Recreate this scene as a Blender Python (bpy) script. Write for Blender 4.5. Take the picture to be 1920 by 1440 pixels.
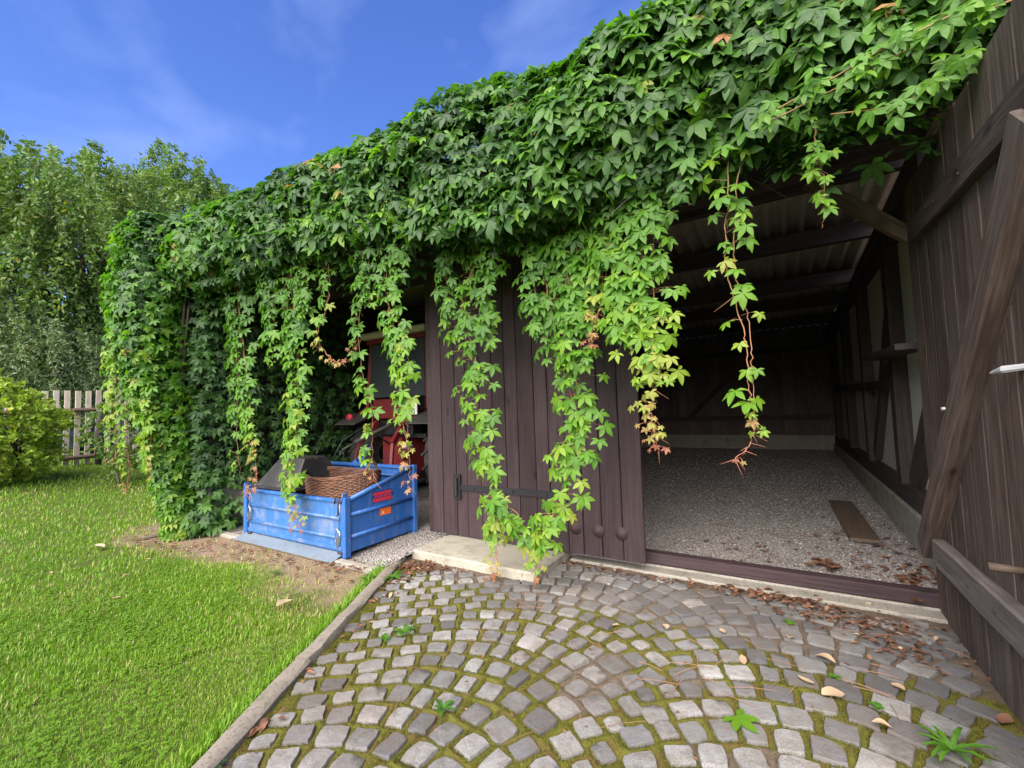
import bpy, bmesh, math, random
import numpy as np
from mathutils import Vector, Matrix

# ------------------------------------------------------------------ clear, camera, sky, sun, exposure
for o in list(bpy.data.objects):
    bpy.data.objects.remove(o)
scene = bpy.context.scene
C = scene.collection
RNG = np.random.default_rng(7)
random.seed(7)
R = math.radians

CAM_H = 1.5
YAW, PITCH, ROLL = R(31.6), math.atan(46 / 821.0), R(1.9)
F0 = Vector((-math.sin(YAW), math.cos(YAW), 0)); R0 = Vector((math.cos(YAW), math.sin(YAW), 0)); U0 = Vector((0, 0, 1))
FW = F0 * math.cos(PITCH) + U0 * math.sin(PITCH)
UP = -F0 * math.sin(PITCH) + U0 * math.cos(PITCH)
CX = R0 * math.cos(ROLL) - UP * math.sin(ROLL)
CY = R0 * math.sin(ROLL) + UP * math.cos(ROLL)
cam = bpy.data.cameras.new('camera'); cam_o = bpy.data.objects.new('camera', cam); C.objects.link(cam_o)
M4 = Matrix.Identity(4)
for i, ax in enumerate((CX, CY, -FW)):
    for j in range(3):
        M4[j][i] = ax[j]
M4.translation = (0, 0, CAM_H)
cam_o.matrix_world = M4
cam.sensor_width = 36; cam.lens = 36 * 821 / 1920.0
cam.clip_start = 0.05; cam.clip_end = 3000
scene.camera = cam_o

SUN_EL, SUN_AZ = R(42), R(174)          # azimuth measured from +Y towards +X
sun_dir = Vector((math.sin(SUN_AZ) * math.cos(SUN_EL), math.cos(SUN_AZ) * math.cos(SUN_EL), math.sin(SUN_EL)))
w = bpy.data.worlds.new('World'); scene.world = w; w.use_nodes = True
nt = w.node_tree; nt.nodes.clear()
wo = nt.nodes.new('ShaderNodeOutputWorld'); bg = nt.nodes.new('ShaderNodeBackground')
sky = nt.nodes.new('ShaderNodeTexSky'); sky.sky_type = 'NISHITA'; sky.sun_disc = False
sky.sun_elevation = SUN_EL; sky.sun_rotation = SUN_AZ; sky.air_density = 1.0; sky.dust_density = 0.35; sky.ozone_density = 3.0
tc = nt.nodes.new('ShaderNodeTexCoord')
mp = nt.nodes.new('ShaderNodeMapping'); mp.inputs['Scale'].default_value = (1.3, 2.6, 3.4); mp.inputs['Rotation'].default_value = (0.3, 0.2, 0.6)
nz = nt.nodes.new('ShaderNodeTexNoise'); nz.inputs['Scale'].default_value = 1.7; nz.inputs['Detail'].default_value = 5; nz.inputs['Roughness'].default_value = 0.5; nz.inputs['Distortion'].default_value = 0.25
cr = nt.nodes.new('ShaderNodeValToRGB'); cr.color_ramp.elements[0].position = 0.52; cr.color_ramp.elements[1].position = 0.95
cr.color_ramp.elements[0].color = (0, 0, 0, 1); cr.color_ramp.elements[1].color = (0.33, 0.33, 0.33, 1)
mx = nt.nodes.new('ShaderNodeMix'); mx.data_type = 'RGBA'
mx.inputs[7].default_value = (3.4, 4.1, 5.8, 1)
hs = nt.nodes.new('ShaderNodeHueSaturation'); hs.inputs['Hue'].default_value = 0.521; hs.inputs['Saturation'].default_value = 1.22; hs.inputs['Value'].default_value = 0.95
L = nt.links.new
L(tc.outputs['Generated'], mp.inputs[0]); L(mp.outputs[0], nz.inputs['Vector']); L(nz.outputs['Fac'], cr.inputs[0])
L(sky.outputs[0], hs.inputs['Color']); L(hs.outputs[0], mx.inputs[6]); L(cr.outputs[0], mx.inputs[0]); L(mx.outputs[2], bg.inputs[0]); L(bg.outputs[0], wo.inputs[0])
bg.inputs[1].default_value = 0.05

sl = bpy.data.lights.new('sun', 'SUN'); sl.energy = 2.3; sl.angle = R(75); sl.color = (1.0, 0.93, 0.82)
so = bpy.data.objects.new('sun', sl); C.objects.link(so)
so.rotation_euler = (-sun_dir).to_track_quat('-Z', 'Y').to_euler(); so.location = (0, 0, 30)
vs = scene.view_settings
vs.view_transform = 'Standard'; vs.look = 'None'; vs.gamma = 1; vs.exposure = 2.65; vs.use_curve_mapping = False
scene.render.engine = 'CYCLES'
scene.cycles.use_denoising = True
scene.cycles.max_bounces = 12; scene.cycles.diffuse_bounces = 8; scene.cycles.transparent_max_bounces = 8

# ------------------------------------------------------------------ materials
class NT:
    def __init__(s, name):
        s.m = bpy.data.materials.new(name); s.m.use_nodes = True
        s.t = s.m.node_tree; s.t.nodes.clear()
        s.out = s.n('ShaderNodeOutputMaterial'); s.b = s.n('ShaderNodeBsdfPrincipled')
        s.l(s.b.outputs[0], s.out.inputs[0])
    def n(s, typ, **kw):
        x = s.t.nodes.new(typ)
        for k, v in kw.items():
            setattr(x, k, v)
        return x
    def l(s, a, b): s.t.links.new(a, b)
    def coord(s, kind='Object', scale=(1, 1, 1), jitter=True):
        tc = s.n('ShaderNodeTexCoord'); v = tc.outputs[kind]
        if jitter:
            oi = s.n('ShaderNodeObjectInfo'); mu = s.n('ShaderNodeMath', operation='MULTIPLY'); mu.inputs[1].default_value = 37.0
            s.l(oi.outputs['Random'], mu.inputs[0])
            va = s.n('ShaderNodeVectorMath', operation='ADD'); s.l(v, va.inputs[0]); s.l(mu.outputs[0], va.inputs[1]); v = va.outputs[0]
        vm = s.n('ShaderNodeVectorMath', operation='MULTIPLY'); s.l(v, vm.inputs[0]); vm.inputs[1].default_value = scale
        return vm.outputs[0]
    def noise(s, vec, scale=5, detail=5, rough=0.55, dist=0):
        x = s.n('ShaderNodeTexNoise'); s.l(vec, x.inputs['Vector'])
        x.inputs['Scale'].default_value = scale; x.inputs['Detail'].default_value = detail
        x.inputs['Roughness'].default_value = rough; x.inputs['Distortion'].default_value = dist
        return x.outputs['Fac']
    def ramp(s, fac, stops):
        x = s.n('ShaderNodeValToRGB'); s.l(fac, x.inputs[0]); e = x.color_ramp.elements
        while len(e) < len(stops): e.new(0.5)
        for el, (p, c) in zip(e, stops):
            el.position = p; el.color = (*c, 1) if len(c) == 3 else c
        return x.outputs[0]
    def mix(s, fac, a, b, blend='MIX'):
        x = s.n('ShaderNodeMix', data_type='RGBA', blend_type=blend)
        for v, i in ((fac, 0), (a, 6), (b, 7)):
            if hasattr(v, 'links'): s.l(v, x.inputs[i])
            elif i == 0: x.inputs[0].default_value = v
            else: x.inputs[i].default_value = (*v, 1)
        return x.outputs[2]
    def math(s, op, a, b=0.0):
        x = s.n('ShaderNodeMath', operation=op)
        for v, i in ((a, 0), (b, 1)):
            if hasattr(v, 'links'): s.l(v, x.inputs[i])
            else: x.inputs[i].default_value = v
        return x.outputs[0]
    def bump(s, fac, strength=0.4, dist=0.01):
        x = s.n('ShaderNodeBump'); x.inputs['Strength'].default_value = strength; x.inputs['Distance'].default_value = dist
        s.l(fac, x.inputs['Height']); s.l(x.outputs[0], s.b.inputs['Normal'])
    def col(s, c):
        if hasattr(c, 'links'): s.l(c, s.b.inputs['Base Color'])
        else: s.b.inputs['Base Color'].default_value = (*c, 1)
    def rough(s, v, spec=0.5, metal=0.0):
        if hasattr(v, 'links'): s.l(v, s.b.inputs['Roughness'])
        else: s.b.inputs['Roughness'].default_value = v
        s.b.inputs['Specular IOR Level'].default_value = spec; s.b.inputs['Metallic'].default_value = metal
    def rnd(s):
        return s.n('ShaderNodeObjectInfo').outputs['Random']

def wood(name, dark, mid, light, var=0.35, scratch=0.35, bump=0.35):
    t = NT(name)
    v = t.coord('Object', (1.1, 22, 22))
    n1 = t.noise(v, 2.2, 8, 0.62, 0.35)
    c = t.ramp(n1, [(0.25, dark), (0.5, mid), (0.78, light)])
    v2 = t.coord('Object', (2.0, 60, 60)); n2 = t.noise(v2, 3, 4, 0.7)
    s2 = t.ramp(n2, [(0.62, (0, 0, 0)), (0.72, (1, 1, 1))])
    v3 = t.coord('Object', (1.5, 3, 3)); n3 = t.noise(v3, 1.6, 5, 0.6)
    m3 = t.ramp(n3, [(0.52, (0, 0, 0)), (0.7, (1, 1, 1))])
    msk = t.math('MULTIPLY', s2, m3); msk = t.math('MULTIPLY', msk, scratch)
    c = t.mix(msk, c, tuple(min(1, x * 2.6) for x in light))
    kv = t.n('ShaderNodeTexVoronoi'); t.l(t.coord('Object', (2.2, 5.5, 5.5)), kv.inputs['Vector']); kv.inputs['Scale'].default_value = 1.0
    kn = t.ramp(kv.outputs['Distance'], [(0.07, (1, 1, 1)), (0.13, (0, 0, 0))])
    c = t.mix(t.math('MULTIPLY', kn, 0.75), c, tuple(x * .35 for x in dark))
    ck = t.ramp(t.noise(t.coord('Object', (.55, 26, 26)), 1.7, 3, 0.5, 0.3), [(0.30, (1, 1, 1)), (0.345, (0, 0, 0))])
    c = t.mix(t.math('MULTIPLY', ck, 0.7), c, tuple(x * .3 for x in dark))
    pf_ = t.ramp(t.noise(t.coord('Object', (.8, 2, 2)), 1.3, 4, 0.6), [(0.5, (0, 0, 0)), (0.75, (.3, .3, .3))])
    c = t.mix(pf_, c, tuple(sum(light) / 3 * 1.15 * q for q in (1.05, 1.0, .97)))
    n4 = t.noise(t.coord('Object', (1, 1, 1)), 9, 6, 0.7)
    g = t.math('MULTIPLY', t.math('SUBTRACT', t.rnd(), 0.5), var)
    g = t.math('ADD', g, 1.0)
    g = t.math('MULTIPLY', g, t.math('ADD', t.math('MULTIPLY', n4, 0.5), 0.75))
    c = t.mix(1.0, c, (1, 1, 1), 'MULTIPLY')
    vm = t.n('ShaderNodeVectorMath', operation='SCALE'); t.l(c, vm.inputs[0]); t.l(g, vm.inputs['Scale'])
    t.col(vm.outputs[0]); t.rough(0.72, 0.3)
    t.bump(t.math('ADD', n1, t.math('MULTIPLY', n2, 0.5)), bump, 0.006)
    return t.m

M = {}
M['wood_brown'] = wood('stained_wood', (0.019, 0.0105, 0.0115), (0.035, 0.0195, 0.0215), (0.054, 0.033, 0.034), 0.45, 0.5)
M['wood_dark'] = wood('dark_old_wood', (0.026, 0.017, 0.018), (0.050, 0.033, 0.033), (0.085, 0.060, 0.056), 0.3, 0.2)
M['wood_rear'] = wood('brightened_rear_boards', (0.05, 0.034, 0.038), (0.11, 0.078, 0.08), (0.17, 0.125, 0.12), 0.4, 0.2)  # dark wood lightened in colour, stands in for light missing at the rear
M['wood_weathered'] = wood('weathered_wood', (0.024, 0.015, 0.012), (0.066, 0.044, 0.034), (0.135, 0.098, 0.076), 0.6, 0.9, 0.8)
M['wood_grey'] = wood('grey_weathered_wood', (0.055, 0.043, 0.038), (0.095, 0.078, 0.070), (0.16, 0.135, 0.12), 0.25, 0.6, 0.6)
M['wood_plank'] = wood('loose_plank_wood', (0.06, 0.04, 0.028), (0.095, 0.065, 0.045), (0.14, 0.10, 0.07), 0.3, 0.3)
M['wood_fence'] = wood('pale_fence_wood', (0.28, 0.22, 0.15), (0.45, 0.37, 0.28), (0.58, 0.50, 0.40), 0.35, 0.4)
M['wood_rail'] = wood('rail_wood', (0.06, 0.035, 0.022), (0.11, 0.07, 0.045), (0.17, 0.115, 0.08), 0.3, 0.3)

def concrete(name, a, b, moss=0.0, scale=1.0):
    t = NT(name); v = t.coord('Object', (scale,) * 3)
    n1 = t.noise(v, 3, 8, 0.65); n2 = t.noise(v, 70, 4, 0.7)
    c = t.mix(n1, a, b)
    sp = t.ramp(n2, [(0.32, (0.35, 0.33, 0.3)), (0.5, (1, 1, 1))])
    c = t.mix(0.8, c, sp, 'MULTIPLY')
    if moss:
        n3 = t.noise(v, 5, 6, 0.7); mm = t.ramp(n3, [(0.52, (0, 0, 0)), (0.68, (moss,) * 3)])
        c = t.mix(mm, c, (0.06, 0.06, 0.02))
    t.col(c); t.rough(0.9, 0.2); t.bump(t.math('ADD', n1, t.math('MULTIPLY', n2, 0.4)), 0.5, 0.006)
    return t.m
M['concrete'] = concrete('pale_concrete', (0.25, 0.22, 0.17), (0.37, 0.34, 0.28), 0.4)
M['concrete_old'] = concrete('weathered_concrete', (0.20, 0.18, 0.15), (0.34, 0.31, 0.26), 0.5)
M['kerb'] = concrete('exposed_aggregate_concrete', (0.13, 0.11, 0.09), (0.26, 0.225, 0.185), 0.6)
M['plaster'] = concrete('lime_plaster', (0.46, 0.43, 0.37), (0.62, 0.59, 0.52))

def granite(name, a, b, speck, amt):
    t = NT(name); v = t.coord('Object', (1, 1, 1))
    n1 = t.noise(v, 3.2, 6, 0.65); n2 = t.noise(v, 24, 4, 0.8); n3 = t.noise(v, 1.3, 5, 0.65)
    c = t.mix(n1, a, b)
    s1 = t.ramp(n2, [(0.40, speck), (0.52, (1, 1, 1)), (0.66, (1, 1, 1)), (0.75, (1.35, 1.32, 1.3))])
    c = t.mix(amt, c, s1, 'MULTIPLY')
    dirt = t.ramp(n3, [(0.42, (0, 0, 0)), (0.68, (0.6, 0.6, 0.6))])
    c = t.mix(dirt, c, (0.105, 0.085, 0.06))
    gp = t.n('ShaderNodeNewGeometry'); lg = t.noise(gp.outputs['Position'], 1.1, 4, 0.6)
    c = t.mix(t.ramp(lg, [(0.42, (0, 0, 0)), (0.66, (0.5, 0.5, 0.5))]), c, (0.12, 0.095, 0.075))
    g = t.math('ADD', t.math('MULTIPLY', t.rnd(), 0.5), 0.72)
    vm = t.n('ShaderNodeVectorMath', operation='SCALE'); t.l(c, vm.inputs[0]); t.l(g, vm.inputs['Scale'])
    t.col(vm.outputs[0]); t.rough(0.75, 0.35); t.bump(t.math('ADD', n1, t.math('MULTIPLY', n2, 0.5)), 0.9, 0.012)
    return t.m
M['cobble_light'] = granite('light_granite', (0.205, 0.198, 0.19), (0.32, 0.31, 0.298), (0.30, 0.29, 0.29), 0.75)
M['cobble_grey'] = granite('grey_granite', (0.138, 0.134, 0.130), (0.21, 0.205, 0.20), (0.55, 0.55, 0.57), 0.5)
M['cobble_blue'] = granite('blue_grey_stone', (0.095, 0.093, 0.096), (0.15, 0.146, 0.148), (0.65, 0.65, 0.68), 0.4)

def ground_mat():
    t = NT('soil_and_turf'); v = t.coord('Object', (1, 1, 1), False)
    n1 = t.noise(v, 1.3, 6, 0.6); n2 = t.noise(v, 40, 4, 0.7)
    g = t.mix(n1, (0.055, 0.095, 0.014), (0.085, 0.12, 0.022))
    g = t.mix(t.ramp(n2, [(0.4, (0, 0, 0)), (0.7, (1, 1, 1))]), g, (0.07, 0.055, 0.025))
    # bare trodden soil beside the shed: a patch of brown earth under the creeper
    sx = t.n('ShaderNodeSeparateXYZ'); t.l(v, sx.inputs[0])
    x, y = sx.outputs[0], sx.outputs[1]
    nn = t.math('MULTIPLY', t.math('SUBTRACT', t.noise(v, 2.2, 5, 0.6), 0.5), 1.1)
    yy = t.math('ADD', y, nn)
    lo = t.n('ShaderNodeMapRange'); t.l(yy, lo.inputs[0]); lo.inputs[1].default_value = 2.12; lo.inputs[2].default_value = 2.42
    le = t.n('ShaderNodeMapRange'); t.l(t.math('ADD', x, nn), le.inputs[0]); le.inputs[1].default_value = -8.3; le.inputs[2].default_value = -7.5
    mk = t.math('MULTIPLY', lo.outputs[0], le.outputs[0])
    s = t.mix(n2, (0.11, 0.075, 0.05), (0.27, 0.20, 0.14))
    c = t.mix(mk, g, s)
    t.col(c); t.rough(0.95, 0.1); t.bump(n2, 0.7, 0.02)
    return t.m
M['ground'] = ground_mat()

def gravel_mat():
    t = NT('gravel_bed'); v = t.coord('Object', (1, 1, 1), False)
    vo = t.n('ShaderNodeTexVoronoi'); t.l(v, vo.inputs['Vector']); vo.inputs['Scale'].default_value = 75
    n1 = t.noise(v, 2, 6, 0.6)
    bw = t.n('ShaderNodeSeparateColor'); t.l(vo.outputs['Color'], bw.inputs[0])
    c = t.ramp(bw.outputs[0], [(0.0, (0.14, 0.12, 0.11)), (0.5, (0.27, 0.245, 0.23)), (1.0, (0.45, 0.42, 0.40))])
    c = t.mix(t.ramp(n1, [(0.45, (0, 0, 0)), (0.75, (0.45, 0.45, 0.45))]), c, (0.12, 0.09, 0.075))
    t.col(c); t.rough(0.95, 0.15); t.bump(vo.outputs['Distance'], 0.9, 0.012)
    return t.m
M['gravel_bed'] = gravel_mat()

def attr_mat(name, stops, rough=0.5, spec=0.4, transl=0.35, attr='tone', kind='GEOMETRY', bumpy=False):
    """foliage: colour by tone (leaf age, plus shade painted into deep creeper leaves), with light passing through the blade"""
    t = NT(name)
    a = t.n('ShaderNodeAttribute', attribute_name=attr, attribute_type=kind)
    c = t.ramp(a.outputs['Fac'], stops)
    if bumpy:
        v = t.coord('Object', (1, 1, 1), False); n = t.noise(v, 60, 4, 0.6)
        c = t.mix(1.0, c, t.ramp(n, [(0.3, (0.78, 0.78, 0.78)), (0.7, (1.15, 1.15, 1.15))]), 'MULTIPLY')
        t.bump(n, 0.25, 0.01)
    t.col(c); t.rough(rough, spec)
    if transl:
        tr = t.n('ShaderNodeBsdfTranslucent')
        tc_ = t.mix(1.0, c, (1.45, 1.75, 0.5), 'MULTIPLY'); t.l(tc_, tr.inputs[0])
        ms = t.n('ShaderNodeMixShader'); ms.inputs[0].default_value = transl
        t.l(t.b.outputs[0], ms.inputs[1]); t.l(tr.outputs[0], ms.inputs[2]); t.l(ms.outputs[0], t.out.inputs[0])
    return t.m
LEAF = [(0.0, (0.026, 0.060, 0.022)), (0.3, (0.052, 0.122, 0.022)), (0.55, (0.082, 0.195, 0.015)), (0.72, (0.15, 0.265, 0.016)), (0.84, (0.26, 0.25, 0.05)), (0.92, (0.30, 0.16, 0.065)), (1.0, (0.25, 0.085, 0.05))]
M['leaf'] = attr_mat('creeper_leaf', LEAF, 0.46, 0.3, 0.38, bumpy=True)
M['leaf_piece'] = attr_mat('creeper_leaf_single', LEAF, 0.46, 0.3, 0.38, kind='OBJECT', bumpy=True)
M['grass'] = attr_mat('grass_blade', [(0.0, (0.080, 0.160, 0.012)), (0.4, (0.130, 0.245, 0.014)), (0.7, (0.190, 0.285, 0.022)), (0.86, (0.30, 0.28, 0.085)), (1.0, (0.38, 0.30, 0.16))], 0.55, 0.3, 0.3)
M['moss'] = attr_mat('moss_tuft', [(0.0, (0.035, 0.036, 0.008)), (0.5, (0.085, 0.083, 0.014)), (0.8, (0.13, 0.135, 0.02)), (1.0, (0.11, 0.065, 0.03))], 0.8, 0.1, 0.2)
M['tree_leaf'] = attr_mat('tree_leaf', [(0.0, (0.055, 0.098, 0.02)), (0.5, (0.100, 0.170, 0.034)), (0.85, (0.15, 0.22, 0.05)), (0.96, (0.22, 0.20, 0.03)), (1.0, (0.28, 0.22, 0.03))], 0.5, 0.35, 0.3)
M['willow_leaf'] = attr_mat('grey_green_leaf', [(0.0, (0.065, 0.095, 0.040)), (0.5, (0.12, 0.17, 0.068)), (1.0, (0.20, 0.25, 0.115))], 0.5, 0.4, 0.3)
M['shrub_leaf'] = attr_mat('yellow_green_leaf', [(0.0, (0.11, 0.165, 0.02)), (0.5, (0.21, 0.29, 0.03)), (0.85, (0.28, 0.33, 0.045)), (1.0, (0.36, 0.30, 0.06))], 0.5, 0.3, 0.35)
M['litter'] = attr_mat('dry_leaf', [(0.0, (0.055, 0.030, 0.020)), (0.4, (0.135, 0.060, 0.038)), (0.7, (0.24, 0.125, 0.075)), (0.9, (0.38, 0.28, 0.18)), (1.0, (0.52, 0.44, 0.32))], 0.7, 0.2, 0.15)
M['litter_piece'] = attr_mat('dry_leaf_single', [(0.0, (0.055, 0.030, 0.020)), (0.4, (0.135, 0.060, 0.038)), (0.7, (0.24, 0.125, 0.075)), (0.9, (0.38, 0.28, 0.18)), (1.0, (0.52, 0.44, 0.32))], 0.7, 0.2, 0.1, kind='OBJECT')
M['stone_grain'] = attr_mat('gravel_stone', [(0.0, (0.10, 0.085, 0.08)), (0.5, (0.27, 0.24, 0.215)), (0.85, (0.46, 0.44, 0.42)), (1.0, (0.62, 0.60, 0.58))], 0.85, 0.2, 0.0)
M['stem'] = attr_mat('creeper_stem', [(0.0, (0.09, 0.055, 0.035)), (0.5, (0.22, 0.13, 0.05)), (1.0, (0.36, 0.13, 0.09))], 0.6, 0.3, 0.0)

def plain(name, c, rough=0.5, spec=0.5, metal=0.0, n=0.0, dirt=None, dirt_amt=0.6, dirt_scale=4.0):
    t = NT(name); v = t.coord('Object', (1, 1, 1)); f = t.noise(v, 6, 6, 0.65)
    cc = t.mix(f, tuple(x * (1 - n) for x in c), tuple(min(1, x * (1 + n)) for x in c))
    if dirt:
        d = t.noise(v, dirt_scale, 8, 0.7, 0.6); d = t.ramp(d, [(0.5, (0, 0, 0)), (0.72, (dirt_amt,) * 3)])
        cc = t.mix(d, cc, dirt)
    if name.endswith('_box_paint') or name.startswith('faded'):
        sc1 = t.ramp(t.noise(v, 26, 5, 0.75), [(0.60, (0, 0, 0)), (0.66, (0.9, 0.9, 0.9))])
        lo_ = t.ramp(t.noise(v, 2.6, 3, 0.5), [(0.48, (0, 0, 0)), (0.62, (1, 1, 1))])
        cc = t.mix(t.math('MULTIPLY', sc1, lo_), cc, (0.10, 0.055, 0.038))
        st_ = t.ramp(t.noise(t.coord('Object', (9, 9, 1.2)), 2.5, 4, 0.6), [(0.52, (0, 0, 0)), (0.72, (0.35, 0.35, 0.35))])
        cc = t.mix(st_, cc, (0.22, 0.22, 0.22))
    t.col(cc); t.rough(t.math('ADD', t.math('MULTIPLY', f, 0.25), rough - 0.12), spec, metal)
    t.bump(t.noise(v, 45, 3, 0.6), 0.08, 0.004)
    return t.m
M['blue_paint'] = plain('blue_box_paint', (0.016, 0.092, 0.31), 0.45, 0.45, 0, 0.25, (0.13, 0.12, 0.12), 0.5, 7)
M['blue_paint_faded'] = plain('faded_blue_paint', (0.030, 0.110, 0.29), 0.5, 0.4, 0, 0.25, (0.24, 0.21, 0.19), 0.6, 6)
M['lip_metal'] = plain('worn_blue_grey_steel', (0.14, 0.175, 0.215), 0.5, 0.5, 0.2, 0.3, (0.13, 0.085, 0.06), 0.55, 6)
M['rust'] = plain('rusty_iron', (0.045, 0.03, 0.03), 0.7, 0.3, 0.3, 0.3, (0.10, 0.045, 0.03), 0.6, 9)
M['black_iron'] = plain('black_iron', (0.018, 0.015, 0.018), 0.5, 0.5, 0.3, 0.2)
M['bin'] = plain('dark_plastic', (0.022, 0.021, 0.022), 0.5, 0.45, 0, 0.3, (0.10, 0.09, 0.075), 0.5, 5)
M['red_paint'] = plain('red_tractor_paint', (0.15, 0.012, 0.013), 0.5, 0.4, 0, 0.3, (0.05, 0.03, 0.028), 0.75, 5)
M['rubber'] = plain('tyre_rubber', (0.028, 0.026, 0.026), 0.75, 0.3, 0, 0.3, (0.10, 0.08, 0.065), 0.4, 6)
M['fender_dark'] = plain('grey_mudguard', (0.055, 0.05, 0.045), 0.65, 0.3, 0, 0.2)
M['cream'] = plain('cream_paint', (0.55, 0.47, 0.33), 0.5, 0.4, 0, 0.1)
M['white'] = plain('white_metal', (0.65, 0.65, 0.64), 0.4, 0.5, 0, 0.08)
M['steel_grey'] = plain('grey_painted_metal', (0.42, 0.41, 0.40), 0.5, 0.4, 0.1, 0.15, (0.2, 0.17, 0.14), 0.5, 8)
M['steel'] = plain('bare_steel', (0.35, 0.35, 0.35), 0.35, 0.5, 0.8, 0.15)
M['sticker_red'] = plain('red_sticker', (0.55, 0.03, 0.05), 0.4, 0.5)
M['sticker_orange'] = plain('orange_sticker', (0.70, 0.13, 0.02), 0.4, 0.5)
M['navy'] = plain('navy_print', (0.02, 0.03, 0.14), 0.5, 0.4)
M['black'] = plain('black_print', (0.015, 0.015, 0.018), 0.5, 0.4)
M['eu_blue'] = plain('blue_strip', (0.02, 0.06, 0.35), 0.5, 0.4)
M['wicker'] = wood('brown_wicker', (0.055, 0.022, 0.012), (0.115, 0.050, 0.028), (0.19, 0.095, 0.055), 0.4, 0.2)
M['corrugated'] = concrete('fibre_cement_sheet', (0.26, 0.235, 0.20), (0.40, 0.365, 0.32), 0.15)
M['bark'] = wood('tree_bark', (0.03, 0.022, 0.016), (0.06, 0.045, 0.032), (0.10, 0.08, 0.06), 0.2, 0.2, 0.8)
M['car_blue'] = plain('blue_car_paint', (0.05, 0.13, 0.28), 0.25, 0.6, 0.3, 0.05)
M['tile_edge'] = plain('orange_clay', (0.42, 0.15, 0.05), 0.7, 0.3, 0, 0.2)
def glass():
    t = NT('dusty_glass'); t.col((0.35, 0.4, 0.42)); t.rough(0.08, 0.5)
    t.b.inputs['Transmission Weight'].default_value = 0.9; t.b.inputs['IOR'].default_value = 1.15
    return t.m
M['glass'] = glass()

# ------------------------------------------------------------------ helpers
def link(name, me, mat=None, parent=None, mw=None):
    o = bpy.data.objects.new(name, me); C.objects.link(o)
    if mat and me is not None and not me.materials: me.materials.append(M[mat] if isinstance(mat, str) else mat)
    mw = mw if mw is not None else Matrix.Identity(4)
    if parent is not None:
        o.parent = parent; o.matrix_basis = world_of(parent).inverted() @ mw
    else:
        o.matrix_basis = mw
    return o
def world_of(o):
    m = o.matrix_basis.copy()
    while o.parent is not None:
        o = o.parent; m = o.matrix_basis @ m
    return m
def tag(o, label=None, cat=None, group=None, kind=None):
    if label: o['label'] = label
    if cat: o['category'] = cat
    if group: o['group'] = group
    if kind: o['kind'] = kind
    return o
def empty(name, loc=(0, 0, 0), parent=None):
    return link(name, None, None, parent, Matrix.Translation(loc))
def pymesh(name, v, f, smooth=False):
    me = bpy.data.meshes.new(name); me.from_pydata([tuple(x) for x in v], [], [tuple(x) for x in f]); me.update()
    if smooth: me.polygons.foreach_set('use_smooth', [True] * len(me.polygons))
    return me
def trimesh(name, V, T, tone=None, smooth=False):
    """big triangle mesh from numpy arrays"""
    me = bpy.data.meshes.new(name); V = np.ascontiguousarray(V, np.float32); T = np.ascontiguousarray(T, np.int32)
    me.vertices.add(len(V)); me.vertices.foreach_set('co', V.ravel())
    me.loops.add(T.size); me.loops.foreach_set('vertex_index', T.ravel())
    me.polygons.add(len(T)); me.polygons.foreach_set('loop_start', np.arange(0, T.size, 3, dtype=np.int32))
    try: me.polygons.foreach_set('loop_total', np.full(len(T), 3, np.int32))
    except Exception: pass
    if smooth: me.polygons.foreach_set('use_smooth', np.ones(len(T), bool))
    if tone is not None:
        a = me.attributes.new('tone', 'FLOAT', 'POINT'); a.data.foreach_set('value', np.ascontiguousarray(tone, np.float32))
    me.update(calc_edges=True); me.validate()
    return me
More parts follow.
